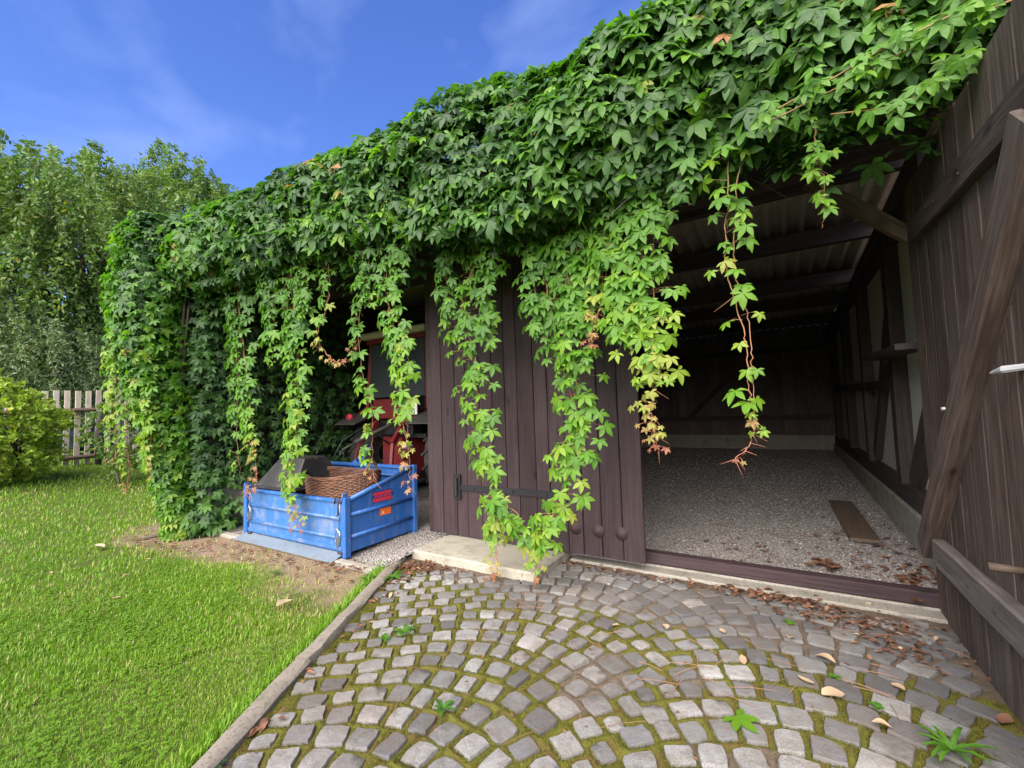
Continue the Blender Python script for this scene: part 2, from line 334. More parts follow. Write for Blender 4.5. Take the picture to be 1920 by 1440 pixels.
class MB:
    def __init__(s): s.v = []; s.f = []
    def add(s, v, f):
        b = len(s.v); s.v += [tuple(p) for p in v]; s.f += [tuple(i + b for i in q) for q in f]; return s
    def box(s, x0, x1, y0, y1, z0, z1):
        return s.add([(x0, y0, z0), (x1, y0, z0), (x1, y1, z0), (x0, y1, z0), (x0, y0, z1), (x1, y0, z1), (x1, y1, z1), (x0, y1, z1)],
                     [(0, 3, 2, 1), (4, 5, 6, 7), (0, 1, 5, 4), (1, 2, 6, 5), (2, 3, 7, 6), (3, 0, 4, 7)])
    def bar(s, p, q, wd, th, up=(0, 0, 1)):
        p, q = Vector(p), Vector(q); d = (q - p).normalized(); u = Vector(up)
        sd = d.cross(u)
        if sd.length < 1e-4: sd = d.cross(Vector((1, 0, 0)))
        sd.normalize(); u = sd.cross(d)
        vs_ = [a + sd * i * wd / 2 + u * j * th / 2 for a in (p, q) for i, j in ((-1, -1), (1, -1), (1, 1), (-1, 1))]
        return s.add(vs_, [(0, 1, 2, 3), (7, 6, 5, 4), (0, 4, 5, 1), (1, 5, 6, 2), (2, 6, 7, 3), (3, 7, 4, 0)])
    def tube(s, pts, rad, n=6, cap=True):
        pts = [Vector(p) for p in pts]; rad = rad if hasattr(rad, '__len__') else [rad] * len(pts)
        ref = Vector((0.31, 0.17, 0.93)); b = len(s.v)
        for i, p in enumerate(pts):
            d = (pts[min(i + 1, len(pts) - 1)] - pts[max(i - 1, 0)]).normalized()
            a = d.cross(ref)
            if a.length < 0.05: a = d.cross(Vector((1, 0, 0)))
            a.normalize(); c = d.cross(a)
            for k in range(n):
                t = 2 * math.pi * k / n; s.v.append(tuple(p + (a * math.cos(t) + c * math.sin(t)) * rad[i]))
        for i in range(len(pts) - 1):
            for k in range(n):
                s.f.append((b + i * n + k, b + i * n + (k + 1) % n, b + (i + 1) * n + (k + 1) % n, b + (i + 1) * n + k))
        if cap:
            s.f.append(tuple(b + k for k in range(n))[::-1]); e = b + (len(pts) - 1) * n; s.f.append(tuple(e + k for k in range(n)))
        return s
    def lathe(s, prof, axis='x', n=32, center=(0, 0, 0), closed=True):
        b = len(s.v); m = len(prof)
        for k in range(n):
            t = 2 * math.pi * k / n
            for a, r in prof:
                if axis == 'x': p = (a, r * math.cos(t), r * math.sin(t))
                elif axis == 'y': p = (r * math.cos(t), a, r * math.sin(t))
                else: p = (r * math.cos(t), r * math.sin(t), a)
                s.v.append(tuple(p[i] + center[i] for i in range(3)))
        for k in range(n):
            for i in range(m if closed else m - 1):
                j = (i + 1) % m; k2 = (k + 1) % n
                s.f.append((b + k * m + i, b + k * m + j, b + k2 * m + j, b + k2 * m + i))
        return s
    def build(s, name, mat, parent=None, bevel=0.0, smooth=False, mw=None):
        me = pymesh(name, s.v, s.f, smooth)
        bm = bmesh.new(); bm.from_mesh(me); bmesh.ops.recalc_face_normals(bm, faces=bm.faces)
        if bevel: bmesh.ops.bevel(bm, geom=[e for e in bm.edges], offset=bevel, segments=1, affect='EDGES', clamp_overlap=True)
        bm.to_mesh(me); bm.free()
        return link(name, me, mat, parent, mw)

def plank(name, p, q, width, thick, normal, mat, parent=None, bevel=0.004, wob=0.003, cut=None):
    """one timber: length along local X (grain), width local Y, thickness local Z along `normal`; edges slightly uneven"""
    p, q = Vector(p), Vector(q); X = q - p; Ln = X.length; X.normalize(); Z = Vector(normal); Z = (Z - X * Z.dot(X)).normalized(); Y = Z.cross(X)
    n = max(2, min(8, int(Ln / 0.4) + 1)); v = []; f = []
    for i in range(n + 1):
        x = Ln * i / n; jy = [random.uniform(-wob, wob) for _ in range(2)]; jz = random.uniform(-wob, wob) * 0.5
        hw, ht = width / 2, thick / 2
        bv = bevel
        ring = [(-hw + jy[0], -ht), (hw + jy[1], -ht), (hw + jy[1], ht - bv + jz), (hw - bv + jy[1], ht + jz), (-hw + bv + jy[0], ht + jz), (-hw + jy[0], ht - bv + jz)]
        v += [(x, a, b) for a, b in ring]
    m = 6
    for i in range(n):
        for k in range(m): f.append((i * m + k, i * m + (k + 1) % m, (i + 1) * m + (k + 1) % m, (i + 1) * m + k))
    f.append(tuple(range(m))[::-1]); f.append(tuple(n * m + k for k in range(m)))
    mw = Matrix.Identity(4)
    for i, ax in enumerate((X, Y, Z)):
        for j in range(3): mw[j][i] = ax[j]
    mw.translation = p
    me = pymesh(name, v, f)
    return link(name, me, mat, parent, mw)

def textobj(name, body, size, mw, mat, parent):
    cu = bpy.data.curves.new(name, 'FONT'); cu.body = body; cu.size = size; cu.align_x = 'CENTER'; cu.align_y = 'CENTER'; cu.extrude = 0.0008
    o = bpy.data.objects.new(name, cu); C.objects.link(o); cu.materials.append(M[mat])
    me = bpy.data.meshes.new_from_object(o.evaluated_get(bpy.context.evaluated_depsgraph_get())); bpy.data.objects.remove(o)
    me.name = name
    return link(name, me, mat, parent, mw)
def frame(x, y, z, loc):
    m = Matrix.Identity(4)
    for i, ax in enumerate((x, y, z)):
        for j in range(3): m[j][i] = ax[j]
    m.translation = loc
    return m
def sstep(x, a, b):
    t = np.clip((x - a) / (b - a), 0, 1); return t * t * (3 - 2 * t)
def fbm(x, y, seed=0, oct=4):
    r = np.random.default_rng(seed); s = np.zeros_like(np.asarray(x, float)); a = 1.0; f = 1.0
    for _ in range(oct):
        for _ in range(3):
            k = r.normal(size=2); k /= np.hypot(*k); ph = r.uniform(0, 6.28)
            s += a / 3 * np.sin(f * 1.9 * (k[0] * x + k[1] * y) + ph + 1.3 * np.sin(f * 1.1 * (k[1] * x - k[0] * y) + ph * 2))
        a *= 0.55; f *= 2.1
    return s
def terrain(x, y):
    x = np.asarray(x, float); y = np.asarray(y, float)
    z = -0.03 + 0.53 * sstep(-x, 8.0, 13.5) * (1 - 0.5 * sstep(y, 8, 20)) + 0.35 * sstep(-x, 16, 60)
    z = z + 0.018 * fbm(x * 0.7, y * 0.7, 3, 3) * sstep(-x, 1.5, 4.5) * (1 - sstep(y, 2.2, 2.7) * (1 - sstep(-x, 7.2, 8.5)))
    return z

# kerb line between lawn and paving
KA, KB = Vector((-3.40, 3.26)), Vector((-2.20, 0.97))
kdir = (KB - KA).normalized(); knor = Vector((-kdir.y, kdir.x))     # knor points to the paving side (+X)
if knor.x < 0: knor = -knor
def kerb_side(x, y):
    return (x - KA.x) * knor.x + (y - KA.y) * knor.y                # >0 paving, <0 lawn

# ------------------------------------------------------------------ ground sheet
def axis(lo, hi, a, b, st):
    near = np.arange(a, b + st / 2, st); out1 = a - np.cumsum(st * 1.35 ** np.arange(1, 40)); out1 = out1[out1 > lo][::-1]
    out2 = b + np.cumsum(st * 1.35 ** np.arange(1, 40)); out2 = out2[out2 < hi]
    return np.concatenate([[lo], out1, near, out2, [hi]])
ax, ay = axis(-900, 900, -22, 4, 0.25), axis(-900, 900, -3, 10, 0.25)
gx, gy = np.meshgrid(ax, ay); gz = terrain(gx, gy)
nx, ny = len(ax), len(ay)
V = np.stack([gx.ravel(), gy.ravel(), gz.ravel()], 1)
i = (np.arange(ny - 1)[:, None] * nx + np.arange(nx - 1)[None]).ravel()
T = np.concatenate([np.stack([i, i + 1, i + nx + 1], 1), np.stack([i, i + nx + 1, i + nx], 1)])
tag(link('lawn', trimesh('lawn', V, T, smooth=True), 'ground'), 'mown green lawn running from the kerb to the picket fence', 'lawn', kind='structure')

# ------------------------------------------------------------------ cobbled paving
ARCH = 1.0
def arch(x):
    """row offset: segmental arches with crowns near x=-1.42 and x=0.12"""
    def one(dx):
        a = np.minimum(np.abs(dx), 0.72)
        return ARCH - np.sqrt(ARCH ** 2 - a ** 2) + np.maximum(np.abs(dx) - 0.72, 0) * 0.85
    v = np.where(x < -0.70, one(x + 1.44), one(x - 0.10) * 0.95 - 0.02)
    return -v
stones = []   # x, y, angle, length, depth, type
ROW = 0.172
for r in range(-2, 16):
    y0 = 1.02 + r * ROW
    x = -3.6 + random.uniform(0, 0.14)
    while x < 0.95:
        wd = random.uniform(0.125, 0.185)
        e = 0.01; th = math.atan2(float(arch(np.array(x + e)) - arch(np.array(x - e))), 2 * e)
        dx = wd * math.cos(th); cxm = x + dx / 2
        th = math.atan2(float(arch(np.array(cxm + e)) - arch(np.array(cxm - e))), 2 * e)
        yy = y0 + 0.45 + float(arch(np.array(cxm)))
        flat = float(sstep(np.array(yy), 2.9, 3.6))          # rows straighten against the shed
        ks = kerb_side(cxm, yy)
        lim = 3.30 if cxm < -2.15 else (3.62 if cxm < -1.9 else 3.93)
        if ks > 0.09 and yy < lim and yy > 0.45 and cxm < 0.80:
            gap = 0.011 + 0.020 * (1 - flat) * (0.6 + 0.8 * random.random()) * float(sstep(np.array(-cxm), -0.6, 0.6)) + 0.006
            dep = ROW * math.cos(th) * random.uniform(0.94, 1.05)
            L_ = max(0.07, wd - gap); D_ = max(0.065, dep - gap)
            far = (yy > 2.85) or (cxm > -0.2 and yy > 2.5) 
            u = random.random()
            ty = 'cobble_light' if u < (0.16 if far else 0.52) else ('cobble_grey' if u < (0.5 if far else 0.82) else 'cobble_blue')
            stones.append((cxm + random.uniform(-.008, .008), yy + random.uniform(-.010, .010), th + random.uniform(-.13, .13), L_ * random.uniform(.92, 1.03), D_, ty))
        x += dx
# drop stones sitting on each other
keep = []
for s in stones:
    if all((s[0] - k[0]) ** 2 + (s[1] - k[1]) ** 2 > 0.100 ** 2 for k in keep): keep.append(s)
stones = keep

def cobble_mesh(seed):
    r = random.Random(seed); n = 12; rings = []
    out = []
    for k in range(n):
        t = 2 * math.pi * (k + 0.5) / n; c, s_ = math.cos(t), math.sin(t)
        p = 8.0; rr = 0.5 / (abs(c) ** p + abs(s_) ** p) ** (1 / p)
        rr *= r.uniform(0.91, 1.06)
        out.append((rr * c, rr * s_))
    v = []; f = []
    for (sc, z) in ((1.0, -0.9), (1.0, -0.07), (0.955, 0.0)):
        for (a, b) in out: v.append((a * sc, b * sc, z + (r.uniform(-0.05, 0.03) if z == 0 else 0)))
    v.append((r.uniform(-.1, .1), r.uniform(-.1, .1), r.uniform(-0.01, 0.05)))
    for i in range(2):
        for k in range(n): f.append((i * n + k, i * n + (k + 1) % n, (i + 1) * n + (k + 1) % n, (i + 1) * n + k))
    for k in range(n): f.append((2 * n + k, 2 * n + (k + 1) % n, 3 * n))
    me = pymesh('cobble', v, f, True)
    me.set_sharp_from_angle(angle=R(50))
    return me
tmpl = {}
for ty in ('cobble_light', 'cobble_grey', 'cobble_blue'):
    tmpl[ty] = []
    for k in range(7):
        me = cobble_mesh(hash((ty, k)) % 1000 if False else {'cobble_light': 0, 'cobble_grey': 50, 'cobble_blue': 90}[ty] + k); me.materials.append(M[ty]); tmpl[ty].append(me)

# bed between the stones: sand and moss heaped in the joints
STEP = 0.014
bx, by = np.arange(-3.6, 0.95, STEP), np.arange(0.3, 4.12, STEP)
BX, BY = np.meshgrid(bx, by)
inside = np.zeros(BX.shape); dist = np.full(BX.shape, 0.06)
for (sx, sy, th, Ls, Ds, ty) in stones:
    i0, i1 = np.searchsorted(bx, [sx - .16, sx + .16]); j0, j1 = np.searchsorted(by, [sy - .16, sy + .16])
    X_, Y_ = BX[j0:j1, i0:i1] - sx, BY[j0:j1, i0:i1] - sy
    a = X_ * math.cos(th) + Y_ * math.sin(th); b = -X_ * math.sin(th) + Y_ * math.cos(th)
    d = np.maximum(np.abs(a) - Ls / 2, np.abs(b) - Ds / 2)
    dist[j0:j1, i0:i1] = np.minimum(dist[j0:j1, i0:i1], d)
joint = np.clip(dist / 0.02, 0, 1)
def mossy(x, y):
    m = 0.78 + 0.45 * fbm(x * 1.6, y * 1.6, 11, 3)
    m *= 1 - sstep(y, 2.75, 3.45) * 0.85
    return np.clip(m, 0, 1)
MOSS = mossy(BX, BY)
BZ = -0.019 + joint * (0.008 + 0.011 * MOSS) + 0.004 * fbm(BX * 16, BY * 16, 5, 3)
BZ = np.where(BY > 3.7, BZ + 0.006, BZ)
nx, ny = len(bx), len(by)
V = np.stack([BX.ravel(), BY.ravel(), BZ.ravel()], 1)
i = (np.arange(ny - 1)[:, None] * nx + np.arange(nx - 1)[None]).ravel()
T = np.concatenate([np.stack([i, i + 1, i + nx + 1], 1), np.stack([i, i + nx + 1, i + nx], 1)])
cen = V[T].mean(1); T = T[kerb_side(cen[:, 0], cen[:, 1]) > 0.0]
bed_tone = np.where(MOSS > 0.45, 0.1 + 0.8 * MOSS, 0.0).ravel()
def bed_mat():
    t = NT('joint_sand_and_moss'); v = t.coord('Object', (1, 1, 1), False)
    a = t.n('ShaderNodeAttribute', attribute_name='tone'); n = t.noise(v, 70, 5, 0.7); n2 = t.noise(v, 7, 5, 0.6)
    sand = t.mix(n, (0.05, 0.035, 0.024), (0.17, 0.13, 0.095))
    moss = t.mix(n, (0.05, 0.05, 0.010), (0.13, 0.125, 0.022))
    moss = t.mix(t.ramp(n2, [(0.48, (0, 0, 0)), (0.68, (0.8, 0.8, 0.8))]), moss, (0.095, 0.052, 0.024))
    c = t.mix(t.ramp(a.outputs['Fac'], [(0.2, (0, 0, 0)), (0.45, (1, 1, 1))]), sand, moss)
    t.col(c); t.rough(0.95, 0.1); t.bump(n, 0.9, 0.012)
    return t.m
M['bed'] = bed_mat()
pave = tag(link('cobblestone_pavement', trimesh('cobblestone_pavement', V, T, bed_tone, True), 'bed'), 'granite cobbles laid in fan arches with mossy joints before the shed', 'pavement', kind='structure')

def in_view_rank(s):
    return math.hypot(s[0], s[1])
def cam_uv(p):
    d = Vector(p) - Vector((0, 0, CAM_H)); z = d.dot(FW)
    if z < 0.1: return None
    return (d.dot(CX) / z * 821, d.dot(CY) / z * 821)
vis, rest = [], []
for s in stones:
    uv = cam_uv((s[0], s[1], 0))
    ok = uv is not None and abs(uv[0]) < 1000 and -760 < uv[1] < 740
    (vis if ok else rest).append(s)
vis.sort(key=in_view_rank)
rest += vis[300:]; vis = vis[:300]
def stone_mw(s):
    return Matrix.Translation((s[0], s[1], random.uniform(-0.004, 0.004))) @ Matrix.Rotation(s[2], 4, 'Z') @ Matrix.Rotation(random.gauss(0, .025), 4, 'X') @ Matrix.Rotation(random.gauss(0, .025), 4, 'Y') @ Matrix.Diagonal((s[3] * random.choice((-1, 1)) if False else s[3], s[4], 0.11, 1))
for s in vis:
    link('cobble', random.choice(tmpl[s[5]]), None, pave, stone_mw(s))
if rest:
    v_all, f_all, mi = [], [], []
    order = ['cobble_light', 'cobble_grey', 'cobble_blue']
    for s in rest:
        me = random.choice(tmpl[s[5]]); mw = stone_mw(s); b = len(v_all)
        v_all += [tuple(mw @ v.co) for v in me.vertices]
        for p in me.polygons: f_all.append(tuple(i + b for i in p.vertices)); mi.append(order.index(s[5]))
    me = pymesh('cobble_remainder', v_all, f_all)
    for t_ in order: me.materials.append(M[t_])
    me.polygons.foreach_set('material_index', mi)
    tag(link('outlying_cobbles', me, None, pave), kind='stuff')
print('cobbles', len(vis), len(rest))

# kerb: two weathered concrete edging stones
kerb = tag(empty('kerb', (KA.x, KA.y, 0)), 'low rounded concrete kerb between the lawn and the cobbles', 'kerb', kind='structure')
def kerb_stone(p, q, tilt):
    p = Vector((*p, 0)); q = Vector((*q, 0)); X = (q - p).normalized(); Ln = (q - p).length
    n = 14; prof = [(-.054, -.12), (-.056, .022), (-.046, .038), (-.010, .043), (.034, .038), (.048, .022), (.054, -.12)]
    v = []; f = []
    for i in range(n + 1):
        for a, b in prof:
            v.append((Ln * i / n, a + random.uniform(-.007, .007), b + (random.uniform(-.007, .006) + tilt * i / n if b > 0 else 0)))
    m = len(prof)
    for i in range(n):
        for k in range(m): f.append((i * m + k, (i + 1) * m + k, (i + 1) * m + (k + 1) % m, i * m + (k + 1) % m))
    f.append(tuple(range(m))); f.append(tuple(n * m + k for k in range(m))[::-1])
    me = pymesh('kerb_stone', v, f, True); me.set_sharp_from_angle(angle=R(35))
    Z = Vector((0, 0, 1)); link('kerb_stone', me, 'kerb', kerb, frame(X, Z.cross(X), Z, p))
kp = lambda t: (KA + kdir * t)
kerb_stone(kp(0.0), kp(1.83), 0.0); kerb_stone(kp(1.845), kp(3.9), -0.01); kerb_stone(kp(3.915), kp(5.6), 0.0)

# ------------------------------------------------------------------ the shed
shed = tag(empty('timber_shed', (-3.0, 4.2, 0)), 'long dark timber shed with open garage bay and corrugated lean-to roof', 'shed')
GZ = lambda y: 0.055 + 0.22 * max(0.0, (y - 4.3) / 8.7)            # gravel rises to the rear
# gravel floor (setting)
gyv = np.arange(2.98, 13.05, 0.06); gxv = np.arange(-6.75, 1.02, 0.06)
GX, GY = np.meshgrid(gxv, gyv)
zb = np.where(GX > -3.45, 0.05 + 0.22 * np.clip((GY - 4.3) / 8.7, 0, 1), -0.012 + 0.26 * np.clip((GY - 3.2) / 9.8, 0, 1))
GZm = zb + 0.010 * fbm(GX * 3, GY * 3, 21, 4)
V = np.stack([GX.ravel(), GY.ravel(), GZm.ravel()], 1); nx, ny = len(gxv), len(gyv)
i = (np.arange(ny - 1)[:, None] * nx + np.arange(nx - 1)[None]).ravel()
T = np.concatenate([np.stack([i, i + 1, i + nx + 1], 1), np.stack([i, i + nx + 1, i + nx], 1)])
cen = V[T].mean(1); T = T[(cen[:, 1] > 4.22) | (cen[:, 0] < -3.36)]
tag(link('gravel_floor', trimesh('gravel_floor', V, T, smooth=True), 'gravel_bed'), 'grey gravel floor of the shed', 'floor', kind='structure')

def floor_z(x, y):
    return np.where(x > -3.45, 0.05 + 0.22 * np.clip((y - 4.3) / 8.7, 0, 1), -0.012 + 0.26 * np.clip((y - 3.2) / 9.8, 0, 1))
# loose stones on top
def gravel(n, xr, yr, seed, pw=1.0):
    r = np.random.default_rng(seed)
    x = r.uniform(*xr, n); y = yr[0] + (yr[1] - yr[0]) * r.random(n) ** pw
    base = np.array([(1, 0, 0), (-1, 0, 0), (0, 1, 0), (0, -1, 0), (0, 0, .7), (0, 0, -.7)], float)
    tri = np.array([(0, 2, 4), (2, 1, 4), (1, 3, 4), (3, 0, 4), (2, 0, 5), (1, 2, 5), (3, 1, 5), (0, 3, 5)])
    P = base[None] * r.uniform(.6, 1.3, (n, 6, 1)); sc = (r.lognormal(0, .38, n) * 0.0085)
    a = r.uniform(0, 6.28, n); ca, sa = np.cos(a), np.sin(a)
    P = P * sc[:, None, None] * np.array([1.2, .9, .8])
    Q = np.stack([P[..., 0] * ca[:, None] - P[..., 1] * sa[:, None], P[..., 0] * sa[:, None] + P[..., 1] * ca[:, None], P[..., 2]], -1)
    z = floor_z(x, y) + 0.010 * fbm(x * 3, y * 3, 21, 4) + 0.003
    Q += np.stack([x, y, z], 1)[:, None]
    Tt = (tri[None] + np.arange(n)[:, None, None] * 6).reshape(-1, 3)
    tone = np.repeat(np.clip(r.normal(.37, .13, n), 0, 1), 6)
    return Q.reshape(-1, 3), Tt, tone
g1 = gravel(52000, (-3.5, .95), (4.28, 12.8), 1, 2.2); g2 = gravel(7000, (-4.1, -3.3), (2.95, 4.6), 2, 1.0); g3 = gravel(3000, (-6.6, -4.0), (2.95, 4.4), 3)
V = np.concatenate([g1[0], g2[0], g3[0]]); T = np.concatenate([g1[1], g2[1] + len(g1[0]), g3[1] + len(g1[0]) + len(g2[0])]); tn = np.concatenate([g1[2], g2[2], g3[2]])
tag(link('gravel', trimesh('gravel', V, T, tn), 'stone_grain'), 'loose grey gravel stones over the shed floor', 'gravel', kind='stuff')

ROOFZ = lambda y: 3.80 - 0.05 * (y - 3.0)
# roof: corrugated sheets in three courses, ridges running front to rear
def corrugated(x0, x1, y0, y1, dz):
    xs = np.arange(x0, x1 + .001, 0.022); v = []; f = []
    for k, y in enumerate((y0, y1)):
        for x in xs: v.append((x, y, ROOFZ(y) + dz + 0.024 * math.sin(2 * math.pi * x / 0.177)))
        for x in xs: v.append((x, y, ROOFZ(y) + dz + 0.008 + 0.024 * math.sin(2 * math.pi * x / 0.177)))
    n = len(xs)
    for k in range(n - 1):
        f += [(k, k + 1, 2 * n + k + 1, 2 * n + k), (n + k, 3 * n + k, 3 * n + k + 1, n + k + 1), (k, n + k, n + k + 1, k + 1), (2 * n + k, 2 * n + k + 1, 3 * n + k + 1, 3 * n + k)]
    return pymesh('roof_sheet', v, f, True)
cz = 0
for (y0, y1) in ((3.10, 4.9), (4.75, 6.85), (6.7, 8.85), (8.7, 10.9), (10.75, 13.2)):
    for (x0, x1) in ((-7.35, -5.15), (-5.25, -3.05), (-3.15, -0.95), (-1.05, 1.25)):
        cz += 1
        link('roof_sheet', corrugated(x0, x1, y0, y1, 0.004 * (cz % 2) - (0.012 if y0 in (4.75, 8.7) else 0)), 'corrugated', shed)
for y in (4.9, 6.5, 8.45, 9.8, 11.5):
    plank('purlin', (-7.2, y, ROOFZ(y) - 0.16), (1.15, y, ROOFZ(y) - 0.16), 0.20, 0.09, (0, -1, 0), 'wood_dark', shed, wob=0.004)
for x in (-6.9, -3.72, 1.05):
    plank('rafter', (x, 3.3, ROOFZ(3.3) - 0.34), (x, 13.0, ROOFZ(13) - 0.34), 0.13, 0.15, (1, 0, 0), 'wood_dark', shed)
# front plate beam and eave boards
plank('beam', (-7.1, 4.24, 3.40), (1.25, 4.24, 3.40), 0.22, 0.16, (0, -1, 0), 'wood_dark', shed)
plank('fascia_board', (-7.3, 3.16, 3.60), (1.4, 3.16, 3.60), 0.24, 0.025, (0, -1, 0), 'wood_dark', shed)
plank('header_board', (-3.7, 4.335, 3.62), (1.2, 4.335, 3.62), 0.24, 0.025, (0, -1, 0), 'wood_dark', shed)
# right-hand wall: plinth, sill timber, posts, plaster panels, brace
MB().box(0.97, 1.30, 4.30, 13.1, -0.1, 0.42).build('plinth', 'concrete_old', shed, 0.012)
plank('sill_timber', (1.08, 4.36, 0.50), (1.08, 13.06, 0.50), 0.20, 0.155, (-1, 0, 0), 'wood_dark', shed)
plank('wall_plate', (1.08, 4.34, 3.20), (1.08, 13.0, 3.12), 0.2, 0.15, (-1, 0, 0), 'wood_dark', shed)
posts_y = [4.60, 6.05, 8.0, 10.0, 12.2]
for y in posts_y:
    plank('post', (1.07, y, 0.6), (1.07, y, 3.12), 0.19, 0.16, (-1, 0, 0), 'wood_dark', shed)
for a, b in zip(posts_y[:-1], posts_y[1:]):
    MB().box(1.115, 1.16, a + 0.09, b - 0.09, 0.6, 3.1).build('plaster_panel', 'plaster', shed)
MB().box(1.162, 1.24, 4.3, 13.2, 0.424, 3.45).build('outer_wall', 'wood_dark', shed)
plank('brace', (1.075, 4.76, 1.62), (1.075, 5.78, 0.62), 0.19, 0.09, (-1, 0, 0), 'wood_dark', shed)
plank('brace', (1.075, 6.2, 2.6), (1.075, 7.8, 0.7), 0.16, 0.08, (-1, 0, 0), 'wood_dark', shed)
plank('shelf', (0.93, 4.70, 1.90), (0.93, 6.35, 1.93), 0.24, 0.05, (0, 0, 1), 'wood_dark', shed)
plank('cross_rail', (1.03, 6.1, 1.62), (1.03, 12.1, 1.70), 0.12, 0.06, (-1, 0, 0), 'wood_dark', shed)
plank('knee_brace', (0.28, 4.30, 3.28), (0.98, 4.30, 2.58), 0.10, 0.07, (0, -1, 0), 'wood_rail', shed)
# jamb post at the opening
plank('jamb', (1.02, 4.24, 0.0), (1.02, 4.24, 3.29), 0.20, 0.17, (0, -1, 0), 'wood_dark', shed)
# rear wall
MB().box(-7.0, 1.29, 12.86, 13.14, -0.1, 0.62).build('plinth', 'concrete_old', shed, 0.01)
x = -7.0
while x < 1.16:
    wdt = random.uniform(0.17, 0.24)
    hole = -6.75 < x + wdt / 2 < -6.0
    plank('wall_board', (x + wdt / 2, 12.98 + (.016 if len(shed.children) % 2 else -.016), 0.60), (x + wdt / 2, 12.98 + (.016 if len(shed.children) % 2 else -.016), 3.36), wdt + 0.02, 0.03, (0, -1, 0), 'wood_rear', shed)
    x += wdt
plank('cross_rail', (-3.6, 12.93, 1.05), (0.95, 12.93, 1.05), 0.12, 0.06, (0, -1, 0), 'wood_dark', shed)
plank('cross_rail', (-3.6, 12.93, 2.75), (0.95, 12.93, 2.75), 0.12, 0.06, (0, -1, 0), 'wood_dark', shed)
plank('brace', (-2.2, 12.925, 1.1), (-1.2, 12.925, 2.1), 0.12, 0.05, (0, -1, 0), 'wood_dark', shed)
# partition between the tractor bay and the garage
for k in range(34):
    y = 4.45 + k * 0.25
    plank('wall_board', (-3.74, y, 0.1), (-3.74, y, 3.42), 0.244, 0.028, (1, 0, 0), 'wood_dark', shed)
plank('post', (-3.74, 4.24, 0.0), (-3.74, 4.24, 3.29), 0.18, 0.17, (0, -1, 0), 'wood_dark', shed)
# outer wall of the tractor bay: concrete base, posts and boards with gaps
MB().box(-6.98, -6.62, 2.90, 12.85, -0.1, 0.58).build('plinth', 'concrete_old', shed, 0.012)
for y in (3.05, 5.2, 7.6, 10.2, 12.5):
    plank('post', (-6.8, y, 0.59), (-6.8, y, 3.42), 0.17, 0.16, (1, 0, 0), 'wood_dark', shed)
for k in range(33):
    y = 3.02 + k * 0.30
    plank('wall_board', (-6.905 - .014 * (k % 2), y, 0.56), (-6.905 - .014 * (k % 2), y, 3.6), 0.31 if k % 7 else 0.283, 0.025, (1, 0, 0), 'wood_dark', shed)
# strips of concrete at the front
MB().box(-6.6, -3.42, 2.90, 2.985, -0.1, 0.012).build('edge_strip', 'concrete_old', shed, 0.008)
MB().box(-1.86, 1.1, 3.99, 4.14, -0.1, 0.016).build('edge_strip', 'concrete_old', shed, 0.01)
MB().box(-3.40, 1.2, 4.14, 4.42, -0.1, 0.028).build('foundation', 'concrete_old', shed, 0.01)
plank('threshold', (-3.4, 4.20, 0.082), (0.95, 4.20, 0.082), 0.10, 0.105, (0, -1, 0), 'wood_brown', shed, 0.008)
slab = MB().box(-3.36, -1.90, 3.36, 4.10, -0.08, 0.075).build('concrete_step', 'concrete', None, 0.014)
tag(slab, 'flat pale concrete slab used as a step under the closed door', 'step')

# closed leaf (vertical boards) ------------------------------------------------
door = empty('door', (-2.3, 3.97, 0.09), shed); door['label'] = 'closed brown door leaf with iron strap and three round bosses'
xs = [-3.56]; 
while xs[-1] < -1.1: xs.append(xs[-1] + random.choice((0.165, 0.18, 0.2, 0.215)))
sc_ = (-1.10 + 3.56) / (xs[-1] - xs[0]); xs = [-3.56 + (x - xs[0]) * sc_ for x in xs]
for a, b in zip(xs[:-1], xs[1:]):
    yj = random.uniform(-.003, .003)
    plank('board', ((a + b) / 2, 3.955 + yj, 0.095 + random.uniform(-.006, .006)), ((a + b) / 2, 3.955 + yj, 2.72), (b - a) - 0.008, 0.028, (0, -1, 0), 'wood_brown', door, 0.005, 0.002)
    plank('upper_board', ((a + b) / 2, 3.972 + yj, 2.728), ((a + b) / 2, 3.972 + yj, 3.42), (b - a) - 0.006, 0.028, (0, -1, 0), 'wood_brown', door, 0.005, 0.002)
plank('ledge', (-3.52, 3.995, 0.42), (-1.14, 3.995, 0.42), 0.14, 0.03, (0, 1, 0), 'wood_dark', door)
plank('ledge', (-3.52, 3.995, 2.4), (-1.14, 3.995, 2.4), 0.14, 0.03, (0, 1, 0), 'wood_dark', door)
sb = MB(); sb.box(-3.16, -1.95, 3.925, 3.938, 0.60, 0.665)
for x in (-2.95, -2.45, -2.05): sb.lathe([(3.915, 0.001), (3.915, 0.012), (3.925, 0.016)], 'y', 10, (x, 0, 0.632), False)
sb.build('strap_hinge', 'black_iron', door, 0.002)
pv = MB(); pv.box(-3.23, -3.14, 3.915, 3.939, 0.50, 0.78); pv.lathe([(0.54, 0.001), (0.54, 0.026), (0.74, 0.026), (0.74, 0.001)], 'z', 14, (-3.19, 3.905, 0), False)
pv.build('hinge_pin', 'black_iron', door, 0.002)
for x in (-1.76, -1.53, -1.31):
    MB().lathe([(3.938, 0.062), (3.930, 0.058), (3.922, 0.040), (3.916, 0.034), (3.908, 0.018), (3.905, 0.001)], 'y', 20, (x, 0, 0.335), False).build('boss', 'rust', door, smooth=True)
for a, b in list(zip(xs[:-1], xs[1:]))[::2]:
    MB().lathe([(3.940, .008), (3.9365, .007), (3.9355, .001)], 'y', 8, ((a + b) / 2 + .01, 0, 1.42 + random.uniform(-.05, .05)), False).build('nail', 'rust', door, smooth=True)

